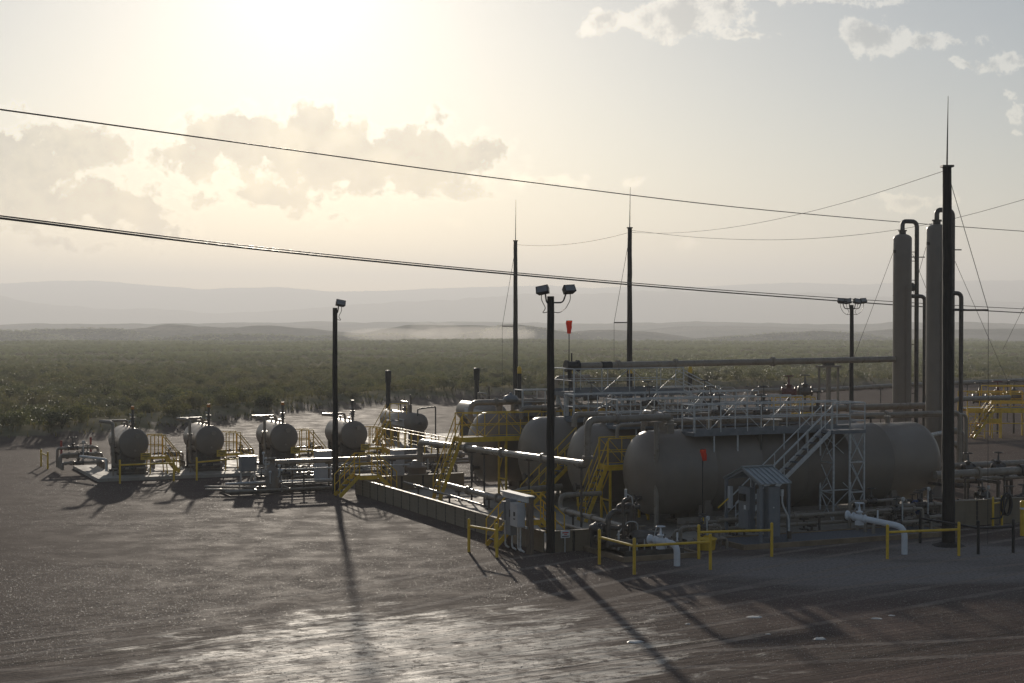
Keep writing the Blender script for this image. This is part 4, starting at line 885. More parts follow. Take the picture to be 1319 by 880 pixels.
# ------------------------------------------------------------------ row of four small heater tanks
HP = [(-12.04, 30.05), (-8.1, 30.4), (-4.1, 30.7), (-.15, 31.0)]
def heater():
    t = T('heater_tank', 'x', 'tank', (0, 0, 0), 'row of small tan heater tanks'); t.location = (0, 0, 0); r = .74; L = 3.3; zc = 1.75
    prof = [(0, 0.0), (.005, r * .90), (.05, r * .985), (.10, r), (.11, r + .012), (.17, r + .012), (.18, r)] + [(L - .35, r)] + [(L - .35 + .35 * math.sin(a), r * math.cos(a)) for a in (.3, .6, .9, 1.2, 1.57)]
    MB().lathe((0, 0, zc), (0, 1, 0), prof, 36).build('shell', 'tank_paint', t)
    for y in (.45, L - .6): MB().box((-.62, y - .12, .16), (.62, y + .12, zc - .35)).box((-.75, y - .2, .16), (.75, y + .2, .28)).build('saddle', 'dark_steel', t)
    MB().box((-.55, .62, .2), (.6, 1.5, 1.05)).box((-.4, 1.7, .2), (.5, 2.5, .95)).build('burner_box', 'dark_steel', t)
    MB().tube([(.12, -.02, zc + .40), (.12, -.24, zc + .40)], .075, 10).tube([(.12, -.24, zc + .40), (.12, -.30, zc + .40)], .12, 12).build('head_nozzle', 'pipe_paint', t)
    MB().tube([(.05, -.02, zc - .36), (.05, -.1, zc - .36)], .05, 8).build('plug', 'pipe_paint', t)
    # V-shaped overflow loop: riser, two legs of the V, drop into the shell
    MB().tube(fillet([(-.5, .6, .62), (-.95, .45, .62), (-.95, .45, 2.80), (-1.5, 1.0, 2.84)], .22), .085, 10).build('riser_pipe', 'pipe_paint', t)
    MB().tube(fillet([(-1.5, 1.0, 2.84), (-.02, 1.65, 2.80), (0, 1.66, 2.42)], .2), .07, 10).build('return_pipe', 'pipe_paint', t)
    flange(t, (-.95, .45, 1.35), (0, 0, 1), .085); flange(t, (-.95, .45, 2.05), (0, 0, 1), .085)
    b = MB().tube([(0, .35, 2.45), (0, .35, 2.75)], .07, 8).tube([(0, .35, 2.72), (0, .35, 2.78)], .12, 10).tube([(0, .35, 2.78), (0, .35, 2.98)], .10, 10).tube([(0, .35, 2.98), (0, .35, 3.04)], .13, 10).tube([(0, .35, 3.04), (0, .35, 3.50)], .068, 10); b.build('relief_stack', 'dark_steel', t)
    MB().tube([(-.18, .35, 2.86), (-.02, .35, 2.86)], .045, 7).tube([(-.02, .35, 3.1), (-.16, .35, 3.22)], .03, 6).build('pilot_valve', 'galvanized', t)
    MB().tube([(0, .35, 3.44), (0, .35, 3.60)], .085, 10).build('stack_cap', 'orange_cap', t)
    for y in (.95, 2.5): MB().tube([(0, y, 2.45), (0, y, 2.62)], .05, 8).tube([(0, y, 2.6), (0, y, 2.66)], .09, 10).build('nozzle', 'pipe_paint', t)
    MB().tube([(-.66, 1.0, 1.5), (-.90, 1.0, 1.5), (-.90, 1.0, 2.0)], .04, 7).tube([(-.90, 1.0, 1.1), (-.90, 1.0, 1.75)], .09, 10).build('level_gauge', 'dark_steel', t)
    s = MB().box((.30, -.13, .92), (.80, -.10, 1.26)).build('sign', 'sign_yellow', t)
    for k, w in enumerate((.32, .38, .16)): MB().box((.55 - w / 2, -.137, 1.17 - k * .085), (.55 + w / 2, -.131, 1.20 - k * .085)).build('lettering', 'print_dark', s)
    MB().tube([(.55, -.08, .16), (.55, -.08, 1.2)], .02, 6).build('sign_post', 'galvanized', t)
    for x in (-.35, .2): wheel_valve(t, (x - .35, -.35, .55), .05, 'dark_steel', (1, 0, 0), .7)
    MB().tube([(-1.2, -.35, .55), (.6, -.35, .55)], .05, 8).tube([(-1.1, -.35, .2), (-1.1, -.35, .5)], .04, 6).tube([(.5, -.35, .2), (.5, -.35, .5)], .04, 6).build('manifold_pipe', 'pipe_paint', t)
    return t
def access():
    t = T('access_platform', 'x', 'platform', (0, 0, 0), 'yellow access platforms beside the heater tanks'); t.location = (0, 0, 0)
    stair(t, (2.35, .3, .18), (1.65, .3, 1.05), (0, .7, 0), 'yellow_paint', 4)
    MB().box((.85, .2, 1.01), (1.65, 1.1, 1.05)).build('deck', 'deck_grating', t)
    MB().beam((.85, .19, .98), (1.65, .19, .98), .03, .12).beam((.85, 1.11, .98), (1.65, 1.11, .98), .03, .12).build('frame_beam', 'yellow_paint', t)
    for x in (.87, 1.63):
        for y in (.2, 1.1): MB().beam((x + (.08 if x > 1 else -.04), y, .16), (x, y, 1.0), .05).build('leg', 'yellow_paint', t)
    rail(t, (.87, .2, 1.05), (1.63, .2, 1.05), 'yellow_paint', n=2); rail(t, (.87, 1.1, 1.05), (1.63, 1.1, 1.05), 'yellow_paint', n=2)
    return t
hp = heater(); ap = access(); index_kids()
for i, ((p, q), l) in enumerate(zip(HP, ('left-most small tan heater tank with an orange capped stack', 'second small heater tank from the left', 'third small heater tank from the left, behind the grey cabinet', 'right-most small heater tank, half hidden behind the black floodlight pole'))):
    for pr, ll in ((hp, l), (ap, 'small yellow access platform with steps right of the ' + ('first', 'second', 'third', 'fourth')[i] + ' heater tank')):
        o = pr if i == 0 else copy_tree(pr); o.location = g(p, q, 0); o.rotation_euler = (0, 0, A); o['label'] = ll
        if pr is hp and i == 3:
            for ch in o.children:
                if ch.name.startswith('stack_cap'): ch.data = ch.data.copy(); ch.data.materials[0] = M['dark_steel']
# pipe manifolds left of and between the heater tanks
def manifold(label, p, q, sc=1., seed=0, n=3, cat='pipe manifold', z=.16, ln=2.4, group=None):
    rs = random.Random(seed); t = T('pipe_manifold', label, cat, (p, q, z), group)
    for k in range(n):
        y = q + k * .45 * sc; zz = z + .35 + .28 * (k % 2) + .12 * k
        MB().tube(fillet([(p, y, z), (p, y, zz), (p + ln, y, zz), (p + ln, y, z)], .15), .06 * sc, 9).build('pipe', 'pipe_paint', t)
        flange(t, (p + ln * .2, y, zz), (1, 0, 0), .06 * sc); flange(t, (p + ln * .85, y, zz), (1, 0, 0), .06 * sc)
        wheel_valve(t, (p + ln * (.38 + .16 * (k % 3)), y, zz), .06 * sc, 'dark_steel', (1, 0, 0), .8 * sc)
    for x in (p + .15, p + ln - .15):
        MB().beam((x, q - .15, z + .3), (x, q + n * .45 * sc, z + .3), .06, .08).build('rack_beam', 'dark_steel', t)
    MB().tube([(p + ln * .5, q, z + .4), (p + ln * .5, q, z + 1.15 * sc)], .03, 6).tube([(p + ln * .5, q, z + 1.1 * sc), (p + ln * .5 + .03, q - .06, z + 1.1 * sc)], .08, 10).build('pressure_gauge', 'galvanized', t)
    return t
manifold('pipe manifold at the far left of the small tank row', -14.9, 34.2, 1.3, 1, 4, ln=2.1); manifold('pipe manifold between the first and second small tanks', -10.4, 33.2, .9, 2, 3, ln=1.6)
manifold('pipe manifold between the second and third small tanks', -6.5, 33.6, .9, 3, 3, ln=1.6); manifold('pipe manifold between the third and fourth small tanks', -2.5, 33.8, .9, 4, 3, ln=1.6); manifold('pipe manifold right of the fourth small tank', 1.5, 33.9, .9, 5, 3, ln=1.6)
pipe('bright pipe slanting down to the left-most small tank', [(-14.1, 33.6, .9), (-13.2, 31.2, .9), (-13.2, 31.2, .3)], .07, 'galvanized', fil=.15)
MB_ = [((-13.9, 30.6), 'rear-left')]
# ------------------------------------------------------------------ guard rails of painted pipe
def guard(label, pts, h=1.12, r=.052, m='yellow_paint', group='yellow pipe guard rails', rz=.80):
    pts = [tuple(p[:2]) for p in pts]; t = T('guard_rail', label, 'guard rail', (*pts[0], 0), group)
    for x, y in pts: MB().tube([(x, y, -.2), (x, y, h)], r, 10).lathe((x, y, h), (0, 0, 1), [(0, r), (.03, r * .7), (.04, 0)], 10).build('post', m, t)
    for a, b in zip(pts, pts[1:]): MB().tube([(*a, h * rz), (*b, h * rz)], r * .82, 10).build('rail', m, t)
    return t
G_ = lambda x, y: GP(x, y)[:2]
guard('yellow guard rail with three posts round the white valve left of the hut', [G_(772, 727), G_(817, 740), G_(915, 734)])
guard('yellow guard rail running from the yellow drum past the control hut', [G_(900, 720), G_(994, 717)])
guard('yellow guard rail in front of the tallest black mast', [G_(1143, 720), G_(1235, 716)])
guard('yellow guard rail left of the electrical rack', [G_(604, 711), G_(640, 718)])
guard('yellow guard rail before the left-most small tank', [G_(154.5, 623), G_(224, 620)])
guard('yellow guard rail before the second small tank', [G_(253.5, 619), G_(322, 612)])
guard('little yellow guard rail alone at the far left edge of the yard', [G_(53, 601), G_(61.5, 604.5)], h=.9)
k1, k2 = G_(1260, 714), G_(1305, 712)
guard('black guard rail right of the tallest mast', [(k1[0] - .1, k1[1] + 3.0), k1, k2], m='black_steel', group='black guard rails')
guard('yellow rail with a black hose hung on it, in front of the right wall', [plane(1279, 682, 1, -2.1)[:2], (plane(1295, 682, 1, -2.1)[0], -1.9)], r=.045)
t = T('bollard', 'thick yellow bollard at the right edge of the picture', 'bollard', (*GP(1318, 690)[:2], 0)); b_ = GP(1318, 690); MB().tube([(b_[0], b_[1], -.2), (b_[0], b_[1], 1.25)], .12, 12).lathe((b_[0], b_[1], 1.25), (0, 0, 1), [(0, .12), (.05, .09), (.07, 0)], 12).build('post', 'yellow_paint', t); MB().tube([(b_[0], b_[1], .98), (b_[0], b_[1], 1.05)], .124, 12, False).build('white_band', 'sign_white', t)
hx = plane(1293, 682, 1, -2.1)[0]
t = T('hose', 'black hose looped over the yellow rail by the right wall', 'hose', (hx, -2.2, .3))
hs_ = [(hx + .05 + .22 * math.sin(a) * (1 + .2 * math.sin(a * .37)), -2.2 + .05 * math.sin(a * .5), .85 + .42 * math.cos(a)) for a in [k * .35 for k in range(56)]]
MB().tube(hs_ + [(hx - .3, -2.3, .36), (hx - .8, -2.3, .34)], .035, 7).build('hose_coil', 'rubber', t)
# marker posts
for px, py, lab in ((79, 590, 'nearer red marker post standing left of the small tanks'), (117, 585, 'red marker post close behind the left-most small tank')):
    w_ = P(px, py); t = T('marker_post', lab, 'marker post', w_, 'red marker posts', grid=False); MB().box((w_[0] - .06, w_[1] - .02, -.2), (w_[0] + .06, w_[1] + .02, 1.0)).build('blade', 'red_paint', t); MB().box((w_[0] - .05, w_[1] - .028, .70), (w_[0] + .05, w_[1] - .022, .92)).build('decal', 'print_red', t)

# ------------------------------------------------------------------ metering skid left of the step-over stair
SZ = .10
sk = T('skid_frame', 'low steel skid frame of pipes left of the black floodlight pole', 'skid', (-9.2, 20.6, 0))
for y in (20.4, 22.3): MB().beam((-9.6, y, SZ), (-4.7, y, SZ), .08, .14).build('skid_beam', 'dark_steel', sk)
for x in (-9.6, -8.2, -6.6, -4.7): MB().beam((x, 20.4, SZ), (x, 22.3, SZ), .07, .12).build('cross_beam', 'dark_steel', sk)
for k, (x0, y0, x1, y1, z) in enumerate(((-9.9, 20.1, -4.9, 20.1, .22), (-9.7, 20.9, -4.5, 20.9, .50), (-9.4, 21.6, -4.2, 21.6, .35), (-10.4, 21.9, -8.3, 20.7, .30), (-10.5, 21.4, -8.6, 20.3, .22))): MB().tube([(x0, y0, z), (x1, y1, z)], .055, 8).build('pipe', 'galvanized' if k == 1 else 'pipe_paint', sk)
MB().tube([(-7.3, 20.0, .5), (-4.9, 20.0, .5)], .045, 8).tube([(-7.3, 20.0, .12), (-7.3, 20.0, .5)], .04, 8).tube([(-4.9, 20.0, .1), (-4.9, 20.0, .5)], .04, 8).build('kick_rail', 'pipe_paint', sk)
pz = plane(345, 596, 1, 21.2); pe2 = plane(598, 589, 1, 21.2)
pipe('tan header pipe at waist height across the metering skid', [(pz[0], 21.2, .5), (pz[0], 21.2, pz[2]), (pe2[0], 21.2, pz[2] + .02)], .115, 'pipe_paint', fl=((1, .02), (1, .5), (1, .98)), sup=((1, .12), (1, .3), (1, .62), (1, .88)))
pipe('thin pipe below the waist-high header', [(pz[0] + .3, 20.8, 1.05), (pz[0] + 6.8, 20.8, 1.05)], .04, 'galvanized', sup=((0, .2), (0, .8)))
vx = plane(351, 630, 1, 20.7)[0]
t = T('scrubber_pot', 'small upright tan scrubber vessel on the metering skid', 'vessel', (vx, 20.7, 0))
MB().lathe((vx, 20.7, .15), (0, 0, 1), [(0, .2), (.05, .3), (.1, .3), (.85, .3), (.98, .24), (1.06, .12), (1.4, .12), (1.4, .2), (1.46, .2), (1.5, .1)], 20).build('shell', 'tank_paint', t)
for k in range(6):
    rs = random.Random(k); a = k * 1.05; c = Vector((vx + math.cos(a) * .42, 20.7 + math.sin(a) * .42, .5 + .28 * (k % 4)))
    MB().tube(fillet([(vx, 20.7, c.z), c, c + Vector((0, 0, .45))], .08), .028, 6).build('tubing', 'galvanized', t); MB().lathe(c + Vector((0, 0, .45)), (0, 0, 1), [(0, .03), (.01, .07), (.1, .07), (.12, .02)], 8).build('fitting', 'galvanized', t)
wheel_valve(t, (vx - .55, 20.6, .75), .05, 'dark_steel', (1, 0, 0), .8); wheel_valve(t, (vx + .6, 20.6, .9), .05, 'dark_steel', (1, 0, 0), .8)
def cabinet(label, p, q, w, d, z0, z1, m, legs=True, base=.1, door=True, name='cabinet', cat='cabinet'):
    t = T(name, label, cat, (p, q, base))
    b = MB().box((p, q, z0), (p + w, q + d, z1)).build('box', m, t)
    if door:
        MB().box((p + .03, q - .022, z0 + .03), (p + w - .03, q - .003, z1 - .03)).build('door', m, t); MB().box((p + w - .09, q - .045, (z0 + z1) / 2 - .06), (p + w - .06, q - .023, (z0 + z1) / 2 + .06)).build('latch', 'dark_steel', t)
    MB().box((p - .03, q - .05, z1 + .002), (p + w + .03, q + d + .03, z1 + .03)).build('drip_cap', m, t)
    if legs and z0 > base + .05:
        for x in (p + .04, p + w - .04): MB().beam((x, q + d / 2, base), (x, q + d / 2, z0), .06).build('leg', 'galvanized', t)
    return t
c0 = plane(311, 608, 1, 22.6); c1 = plane(331, 588, 1, 22.6); cabinet('dark grey instrument cabinet at the left end of the metering skid', c0[0], 22.6, c1[0] - c0[0], .5, max(.25, c0[2]), c1[2], 'cabinet_grey')
c0 = plane(409, 609, 1, 23.5); c1 = plane(427, 581, 1, 23.5); cabinet('pale upright cabinet just left of the black floodlight pole', c0[0], 23.5, c1[0] - c0[0], .6, .2, c1[2], 'cabinet_light')
c0 = plane(507, 606, 1, 22.0); c1 = plane(521, 580, 1, 22.0); cabinet('white upright cabinet behind the far step-over stair', c0[0], 22.0, c1[0] - c0[0], .5, .15, c1[2], 'cabinet_light'); cabinet('grey box joined beside the white upright cabinet', c1[0] + .1, 22.3, .65, .4, 1.05, c1[2] - .02, 'cabinet_grey')
manifold('pipe manifold behind the black floodlight pole', -5.6, 24.2, 1.1, 6, 4, ln=3.4, z=0); manifold('pipe manifold right of the white upright cabinet', -.9, 22.6, 1.1, 7, 4, ln=3.4, z=0); manifold('pipe manifold at the yard side of the farthest tank', 3.2, 21.3, 1.1, 8, 4, ln=3.8, z=0)
for k, (q_, z_, a_, b_) in enumerate(((25.2, .8, -3, 9), (26.1, .55, -4, 8), (27.0, .9, -2, 10), (24.6, .45, -7.5, 2))):
    pipe('tan pipe of the low bundle behind the white cabinet, %s from the front' % ('first', 'second', 'third', 'fourth')[k], [(a_, q_, 0), (a_, q_, z_), (b_, q_, z_), (b_, q_, 0)], .08, 'pipe_paint', fl=((1, .3), (1, .6)), sup=((1, .2), (1, .5), (1, .8)))
pot = plane(455 + 48, 600, 1, 20.6)
t = T('pump_barrel', 'squat tan vertical pump barrel behind the far step-over stair', 'vessel', (plane(537, 612, 1, 20.2)[0], 20.2, 0)); x_ = plane(537, 612, 1, 20.2)[0]
MB().lathe((x_, 20.2, 0), (0, 0, 1), [(0, .42), (.9, .42), (.95, .48), (1.02, .48), (1.06, .3), (1.3, .2), (1.3, .05)], 20).build('shell', 'tank_paint', t); wheel_valve(t, (x_ + .8, 20.2, .6), .09, 'dark_steel', (1, 0, 0), 1.)

# ------------------------------------------------------------------ treaters and their stacks at the back
def treater(label, px, py, q, L, r, seed):
    c = plane(px, py, 1, q); t = T('treater_vessel', label, 'vessel', (c[0], q, 0), 'horizontal treaters at the back'); x, zc = c[0], c[2]
    MB().lathe((x, q, zc), (0, 1, 0), [(0, .05), (.0, .26), (.03, .26), (.03, r * .85), (.12, r), (L - .3, r), (L - .1, r * .7), (L, 0)], 28).build('shell', 'tank_paint', t)
    MB().tube([(x, q - .12, zc), (x, q + .01, zc)], .1, 12).build('fire_tube_port', 'dark_steel', t)
    for y in (q + .6, q + L - .8): MB().box((x - .5, y - .1, .12), (x + .5, y + .1, zc - r * .6)).build('saddle', 'dark_steel', t)
    MB().box((x - r * 1.02, q + 1.2, zc - .25), (x - r * .9, q + 4.2, zc + .2)).build('insulation_panel', 'cabinet_light', t)
    MB().tube([(x, q + 1.6, zc + r - .05), (x, q + 1.6, zc + r + .5)], .09, 8).tube([(x, q + 1.6, zc + r + .5), (x, q + 1.6, zc + r + 1.1)], .05, 8).build('relief_riser', 'dark_steel', t); MB().tube(fillet([(x, q + 3.4, zc + r), (x, q + 3.4, zc + r + .6), (x, q + 2.0, zc + r + .6), (x, q + 2.0, zc + r)], .15), .055, 8).build('loop_pipe', 'pipe_paint', t)
    wheel_valve(t, (x, q + 2.6, zc + r + .12), .07, 'dark_steel', (0, 1, 0), .9)
    return t
treater('small horizontal vessel with round end port behind the yellow walkway', 540.6, 545.5, 42, 6.0, .60, 1)
treater('second small horizontal vessel at the back, above the farthest big tank', 643, 534, 41, 6.0, .60, 2)
def stack(label, px, ptop, Y, r):
    b = D(px, ptop, Y); x, y, z = b; t = T('exhaust_stack', label, 'chimney', (x, y, 0), 'black exhaust stacks', grid=False)
    MB().tube([(x, y, 0), (x, y, z - .7)], r, 14).build('stack', 'black_steel', t); MB().tube([(x, y, z - .75), (x, y, z - .02)], r * 1.32, 14).lathe((x, y, z - .02), (0, 0, 1), [(0, r * 1.32), (.05, r * 1.2), (.07, r * .6), (.07, 0)], 14).build('rain_cap', 'black_steel', t)
    MB().tube([(x, y, 0), (x, y, .5)], r * 1.6, 14).build('base', 'dark_steel', t)
stack('black exhaust stack left of the small back vessel', 500, 478, 107, .155); stack('black exhaust stack above the yellow stair', 614, 475, 107, .155)
t = T('pipe_goalpost', 'thin dark goalpost-shaped pipe frame beside the back vessel', 'pipe frame', (7.6, 40.8, 0)); a1 = plane(538, 527, 1, 41); a2 = plane(561, 524, 1, 41)
MB().tube(fillet([(a1[0], 41, 2.0), (a1[0], 41, a1[2]), (a2[0], 41, a2[2]), (a2[0], 41, 0)], .1), .045, 7).build('pipe', 'dark_steel', t)
# yellow walkway and stairs between the heater row and the back vessels
t = T('yellow_walkway', 'long yellow walkway with rails crossing the pipes behind the white cabinet', 'walkway', (2, 33, 0))
wa = plane(500, 578, 0, 2.2); 
w0 = P(494, 590, .75); w1 = P(543, 597, .75); a_ = pq(w0); b_ = pq(w1)
q0_ = max(a_[1], b_[1]); q1_ = min(a_[1], b_[1])
xw = (a_[0] + b_[0]) / 2
ww = [(2.3, 34.0), (2.3, 25.5)]
MB().box((2.3, 25.0, .78), (3.1, 34.0, .82)).build('deck', 'deck_grating', t); 
for x in (2.3, 3.1):
    rail(t, (x, 25.0, .82), (x, 34.0, .82), 'yellow_paint', n=9); MB().beam((x, 25.0, .73), (x, 34, .73), .03, .14).build('frame_beam', 'yellow_paint', t)
    for y in (25.1, 29.5, 33.9): MB().beam((x, y, 0), (x, y, .7), .07).build('leg', 'yellow_paint', t)
t = T('yellow_access_stair', 'small steep yellow stair up to the back vessel', 'stair', (5.6, 43, 0)); x0 = plane(494, 560, 1, 43.5)[0]
stair(t, (x0 - .5, 43.5, .1), (x0 + .4, 43.5, 1.6), (0, .7, 0), 'yellow_paint', 6); MB().box((x0 + .4, 43.4, 1.56), (x0 + 1.5, 44.4, 1.6)).build('deck', 'deck_grating', t); rail(t, (x0 + .4, 43.42, 1.6), (x0 + 1.5, 43.42, 1.6), 'yellow_paint', n=2)
for x in (x0 + .45, x0 + 1.45): MB().beam((x, 43.45, .1), (x, 43.45, 1.55), .06).build('leg', 'yellow_paint', t)

# ------------------------------------------------------------------ electrical rack
ra, rb = GP(655, 706), GP(684, 713); rx = (ra[0] + rb[0]) / 2; ry0, ry1 = rb[1] - .1, ra[1] + .15
t = T('electrical_rack', 'electrical rack with a grey panel and a white meter box left of the black pole', 'electrical rack', (rx, ry0, 0))
MB().beam((rx, ry0, -.2), (rx, ry0, 1.95), .28, .16, up=(1, 0, 0)).build('post', 'wood', t); MB().beam((rx, ry1, -.2), (rx, ry1, 1.9), .14).build('post', 'dark_steel', t)
MB().beam((rx - .03, ry0 - .1, 1.96), (rx - .03, ry1 + .35, 1.96), .34, .05).build('roof_cap', 'galvanized', t); MB().beam((rx - .1, ry0 - .1, 1.84), (rx - .1, ry1 + .3, 1.84), .06, .16).beam((rx - .1, ry0, .9), (rx - .1, ry1, .9), .05, .08).build('channel', 'galvanized', t)
MB().box((rx - .42, ry0 + .12, .92), (rx - .13, ry0 + .72, 1.72)).build('meter_box', 'cabinet_light', t)
MB().box((rx - .435, ry0 + .30, 1.28), (rx - .422, ry0 + .42, 1.42)).build('meter_window', 'print_dark', t); MB().box((rx - .435, ry0 + .30, 1.16), (rx - .422, ry0 + .42, 1.20)).build('label_plate', 'print_dark', t)
MB().box((rx - .36, ry0 + .82, .55), (rx - .13, ry0 + 1.22, 1.78)).build('switch_panel', 'cabinet_grey', t); MB().box((rx - .40, ry0 + .80, 1.2), (rx - .36, ry0 + .86, 1.45)).build('switch_handle', 'black_steel', t)
MB().box((rx - .30, ry0 + 1.5, 1.0), (rx - .12, ry0 + 1.75, 1.65)).build('junction_box', 'cabinet_grey', t)
for y, z in ((ry0 + .3, .92), (ry0 + .5, .92), (ry0 + 1.0, .55), (ry0 + 1.6, 1.0)): MB().tube(fillet([(rx - .22, y, z), (rx - .22, y, .12), (rx - .22, y - .3, .08)], .12), .035, 7).build('conduit', 'galvanized', t)

# ------------------------------------------------------------------ control hut
hp0, hp1, hq0, hq1 = 3.50, 4.66, -3.05, -.75
t = T('control_hut', 'small grey open control shelter with ribbed gable roof over two electrical panels', 'shelter', (hp0, hq0, .14)); zb = .14; ze = 2.22; zr = 2.68; qm = (hq0 + hq1) / 2
for x in (hp0, hp1):
    for y in (hq0, hq1): MB().beam((x, y, zb), (x, y, ze), .10).build('post', 'cabinet_grey', t)
    MB().beam((x, hq0, ze - .05), (x, qm, zr - .06), .07, .10).beam((x, qm, zr - .06), (x, hq1, ze - .05), .07, .10).build('rafter', 'cabinet_grey', t)
for s, ya in ((0, hq0 - .10), (1, hq1 + .10)):
    mb = MB(); x0, x1 = hp0 - .08, hp1 + .08; zz = ze - .03 * 1
    mb.hexa([(x0, ya, zz), (x1, ya, zz), (x1, qm, zr), (x0, qm, zr), (x0, ya, zz + .025), (x1, ya, zz + .025), (x1, qm, zr + .025), (x0, qm, zr + .025)])
    rf = mb.build('roof', 'roof_metal', t)
    for k in range(7):
        x = x0 + .03 + (x1 - x0 - .06) * k / 6; MB().beam((x, ya, zz + .04), (x, qm, zr + .04), .035, .035).build('rib', 'roof_metal', rf)
MB().beam((hp0 - .08, qm, zr + .05), (hp1 + .08, qm, zr + .05), .12, .04).build('ridge_cap', 'roof_metal', t)
MB().box((hp0 + .08, hq0 + .28, .45), (hp0 + .34, hq0 + .38, 2.0)).build('back_board', 'cabinet_grey', t)
b = MB().box((hp0 + .02, hq0 + .75, .5), (hp0 + .20, hq0 + 1.5, 2.0)).build('control_panel', 'cabinet_grey', t)
MB().box((hp0 - .02, hq0 + .8, .55), (hp0 + .015, hq0 + 1.2, 1.2)).build('panel_door', 'cabinet_grey', b); MB().box((hp0 - .06, hq0 + 1.0, 1.5), (hp0 + .015, hq0 + 1.35, 1.75)).build('display', 'black_steel', b); MB().box((hp0 + .005, hq0 + 1.0, 1.1), (hp0 + .018, hq0 + 1.12, 1.35)).build('notice', 'sign_white', b)
b = MB().box((hp0 + .35, hq0 + .05, .3), (hp0 + .85, hq0 + .35, 2.08)).build('breaker_cabinet', 'cabinet_grey', t); MB().box((hp0 + .38, hq0 + .028, .34), (hp0 + .82, hq0 + .047, 2.04)).build('cabinet_door', 'cabinet_grey', b); MB().tube([(hp0 + .56, hq0 + .02, 1.35), (hp0 + .56, hq0 + .035, 1.35)], .03, 10).build('lock', 'galvanized', b)
MB().tube(fillet([(hp1 - .28, hq0 - .02, 1.85), (hp1 - .28, hq0 - .03, 1.45), (hp1 - .04, hq0 - .06, 1.0), (hp1 - .02, hq0 - .06, .45)], .15), .035, 8).tube([(hp1 - .28, hq0 - .02, 1.75), (hp1 - .28, hq0 - .02, 1.98)], .06, 10).build('conduit', 'galvanized', t)
MB().box((hp0 - .10, hq1 - .42, 1.15), (hp0 + .02, hq1 - .25, 1.95)).build('wall_box', 'cabinet_light', t); MB().beam((hp0 - .1, hq1 - .3, 1.5), (hp0 - .42, hq1 - .1, 1.15), .05).build('lever', 'yellow_paint', t)
MB().box((hp1 + .03, hq1 - .35, 2.02), (hp1 + .36, hq1 - .15, 2.26)).build('junction_box', 'cabinet_grey', t)
MB().tube([(hp1 - .02, hq0 - .1, .24), (hp1 - .02, hq0 - .1, .5)], .08, 10).build('ground_boss', 'dark_steel', t)

# ------------------------------------------------------------------ pump skid with its thicket of pipes
t = T('pump_skid', 'dark pump skid crowded with upright pipes and valves in front of the second tank', 'pump skid', (-2.3, -4.0, .10))
MB().box((-2.3, -3.9, .10), (-.1, -3.7, .28)).box((-2.3, -1.9, .10), (-.1, -1.7, .28)).build('skid_beam', 'dark_steel', t); MB().box((-2.3, -3.7, .22), (-.1, -1.9, .26)).build('deck_plate', 'dark_steel', t)
PX = lambda px, py, q=-2.8: plane(px, py, 1, q)
def pp_(pts, r, q=-2.8, m='dark_steel', f=.12, name='pipe'):
    o = MB().tube(fillet([(PX(x, y, q + dq)[0], q + dq, PX(x, y, q + dq)[2]) for x, y, dq in pts], f), r, 10).build(name, m, t); return o
pp_([(783, 700, 0), (783, 667, 0), (790, 659, 0), (812, 659, 0)], .095, f=.14); pp_([(783, 679, 0), (800, 682, 0), (812, 680, 0)], .085)
pp_([(811, 700, 0), (811, 650, 0)], .10); pp_([(803, 700, -.4), (803, 644, -.4), (812, 642, -.4)], .06); pp_([(816, 700, .3), (816, 656, .3), (812, 650, .3), (805, 652, .3)], .085, q=-3.1)
pp_([(794, 662, .2), (796, 652, .2), (801, 650, .2)], .06); pp_([(806, 645, 0), (806, 630, 0)], .045, m='galvanized'); pp_([(806, 636, 0), (814, 640, 0), (815, 652, 0)], .02, m='galvanized', f=.04)
pp_([(797, 709, -.5), (797, 684, -.5)], .035, m='galvanized', name='rod')
for k, (x, y, sc) in enumerate(((775, 695, 1.1), (800, 698, 1.2), (826, 700, 1.2), (836, 696, .9), (842, 700, .8), (806, 650, .6))):
    c = PX(x, y); wheel_valve(t, (c[0], -2.8 - .15 * k, c[2]), .09 * sc, 'dark_steel', (1, 0, 0), sc * .8)
c = PX(778, 690); MB().lathe((c[0], -2.4, .26), (0, 0, 1), [(0, .30), (.55, .30), (.62, .34), (.72, .34), (.78, .22), (.86, .1)], 18).build('motor', 'dark_steel', t)
c = PX(822, 703); MB().lathe((c[0] - .5, -3.2, .62), (1, 0, 0), [(0, .1), (.02, .2), (.2, .26), (.6, .26), (.75, .18), (1.0, .15), (1.2, .15)], 16).build('pump_casing', 'dark_steel', t)
MB().tube([(PX(770, 712)[0], -3.5, .5), (PX(850, 702)[0], -3.5, .5)], .12, 12).build('suction_header', 'dark_steel', t)
for k in range(7): MB().tube([(-2.1 + k * .28, -3.75, .28), (-2.1 + k * .28, -3.75, .42 + .1 * (k % 3))], .022, 6).build('bolt_stud', 'galvanized', t)
MB().tube(fillet([(-2.2, -3.0, .7), (-1.9, -3.2, 1.2), (-1.5, -3.2, 1.15), (-1.4, -3.0, .6)], .2), .02, 6).tube(fillet([(-1.0, -3.4, .6), (-.9, -3.5, 1.1), (-.6, -3.4, .7)], .2), .018, 6).build('tubing', 'galvanized', t)
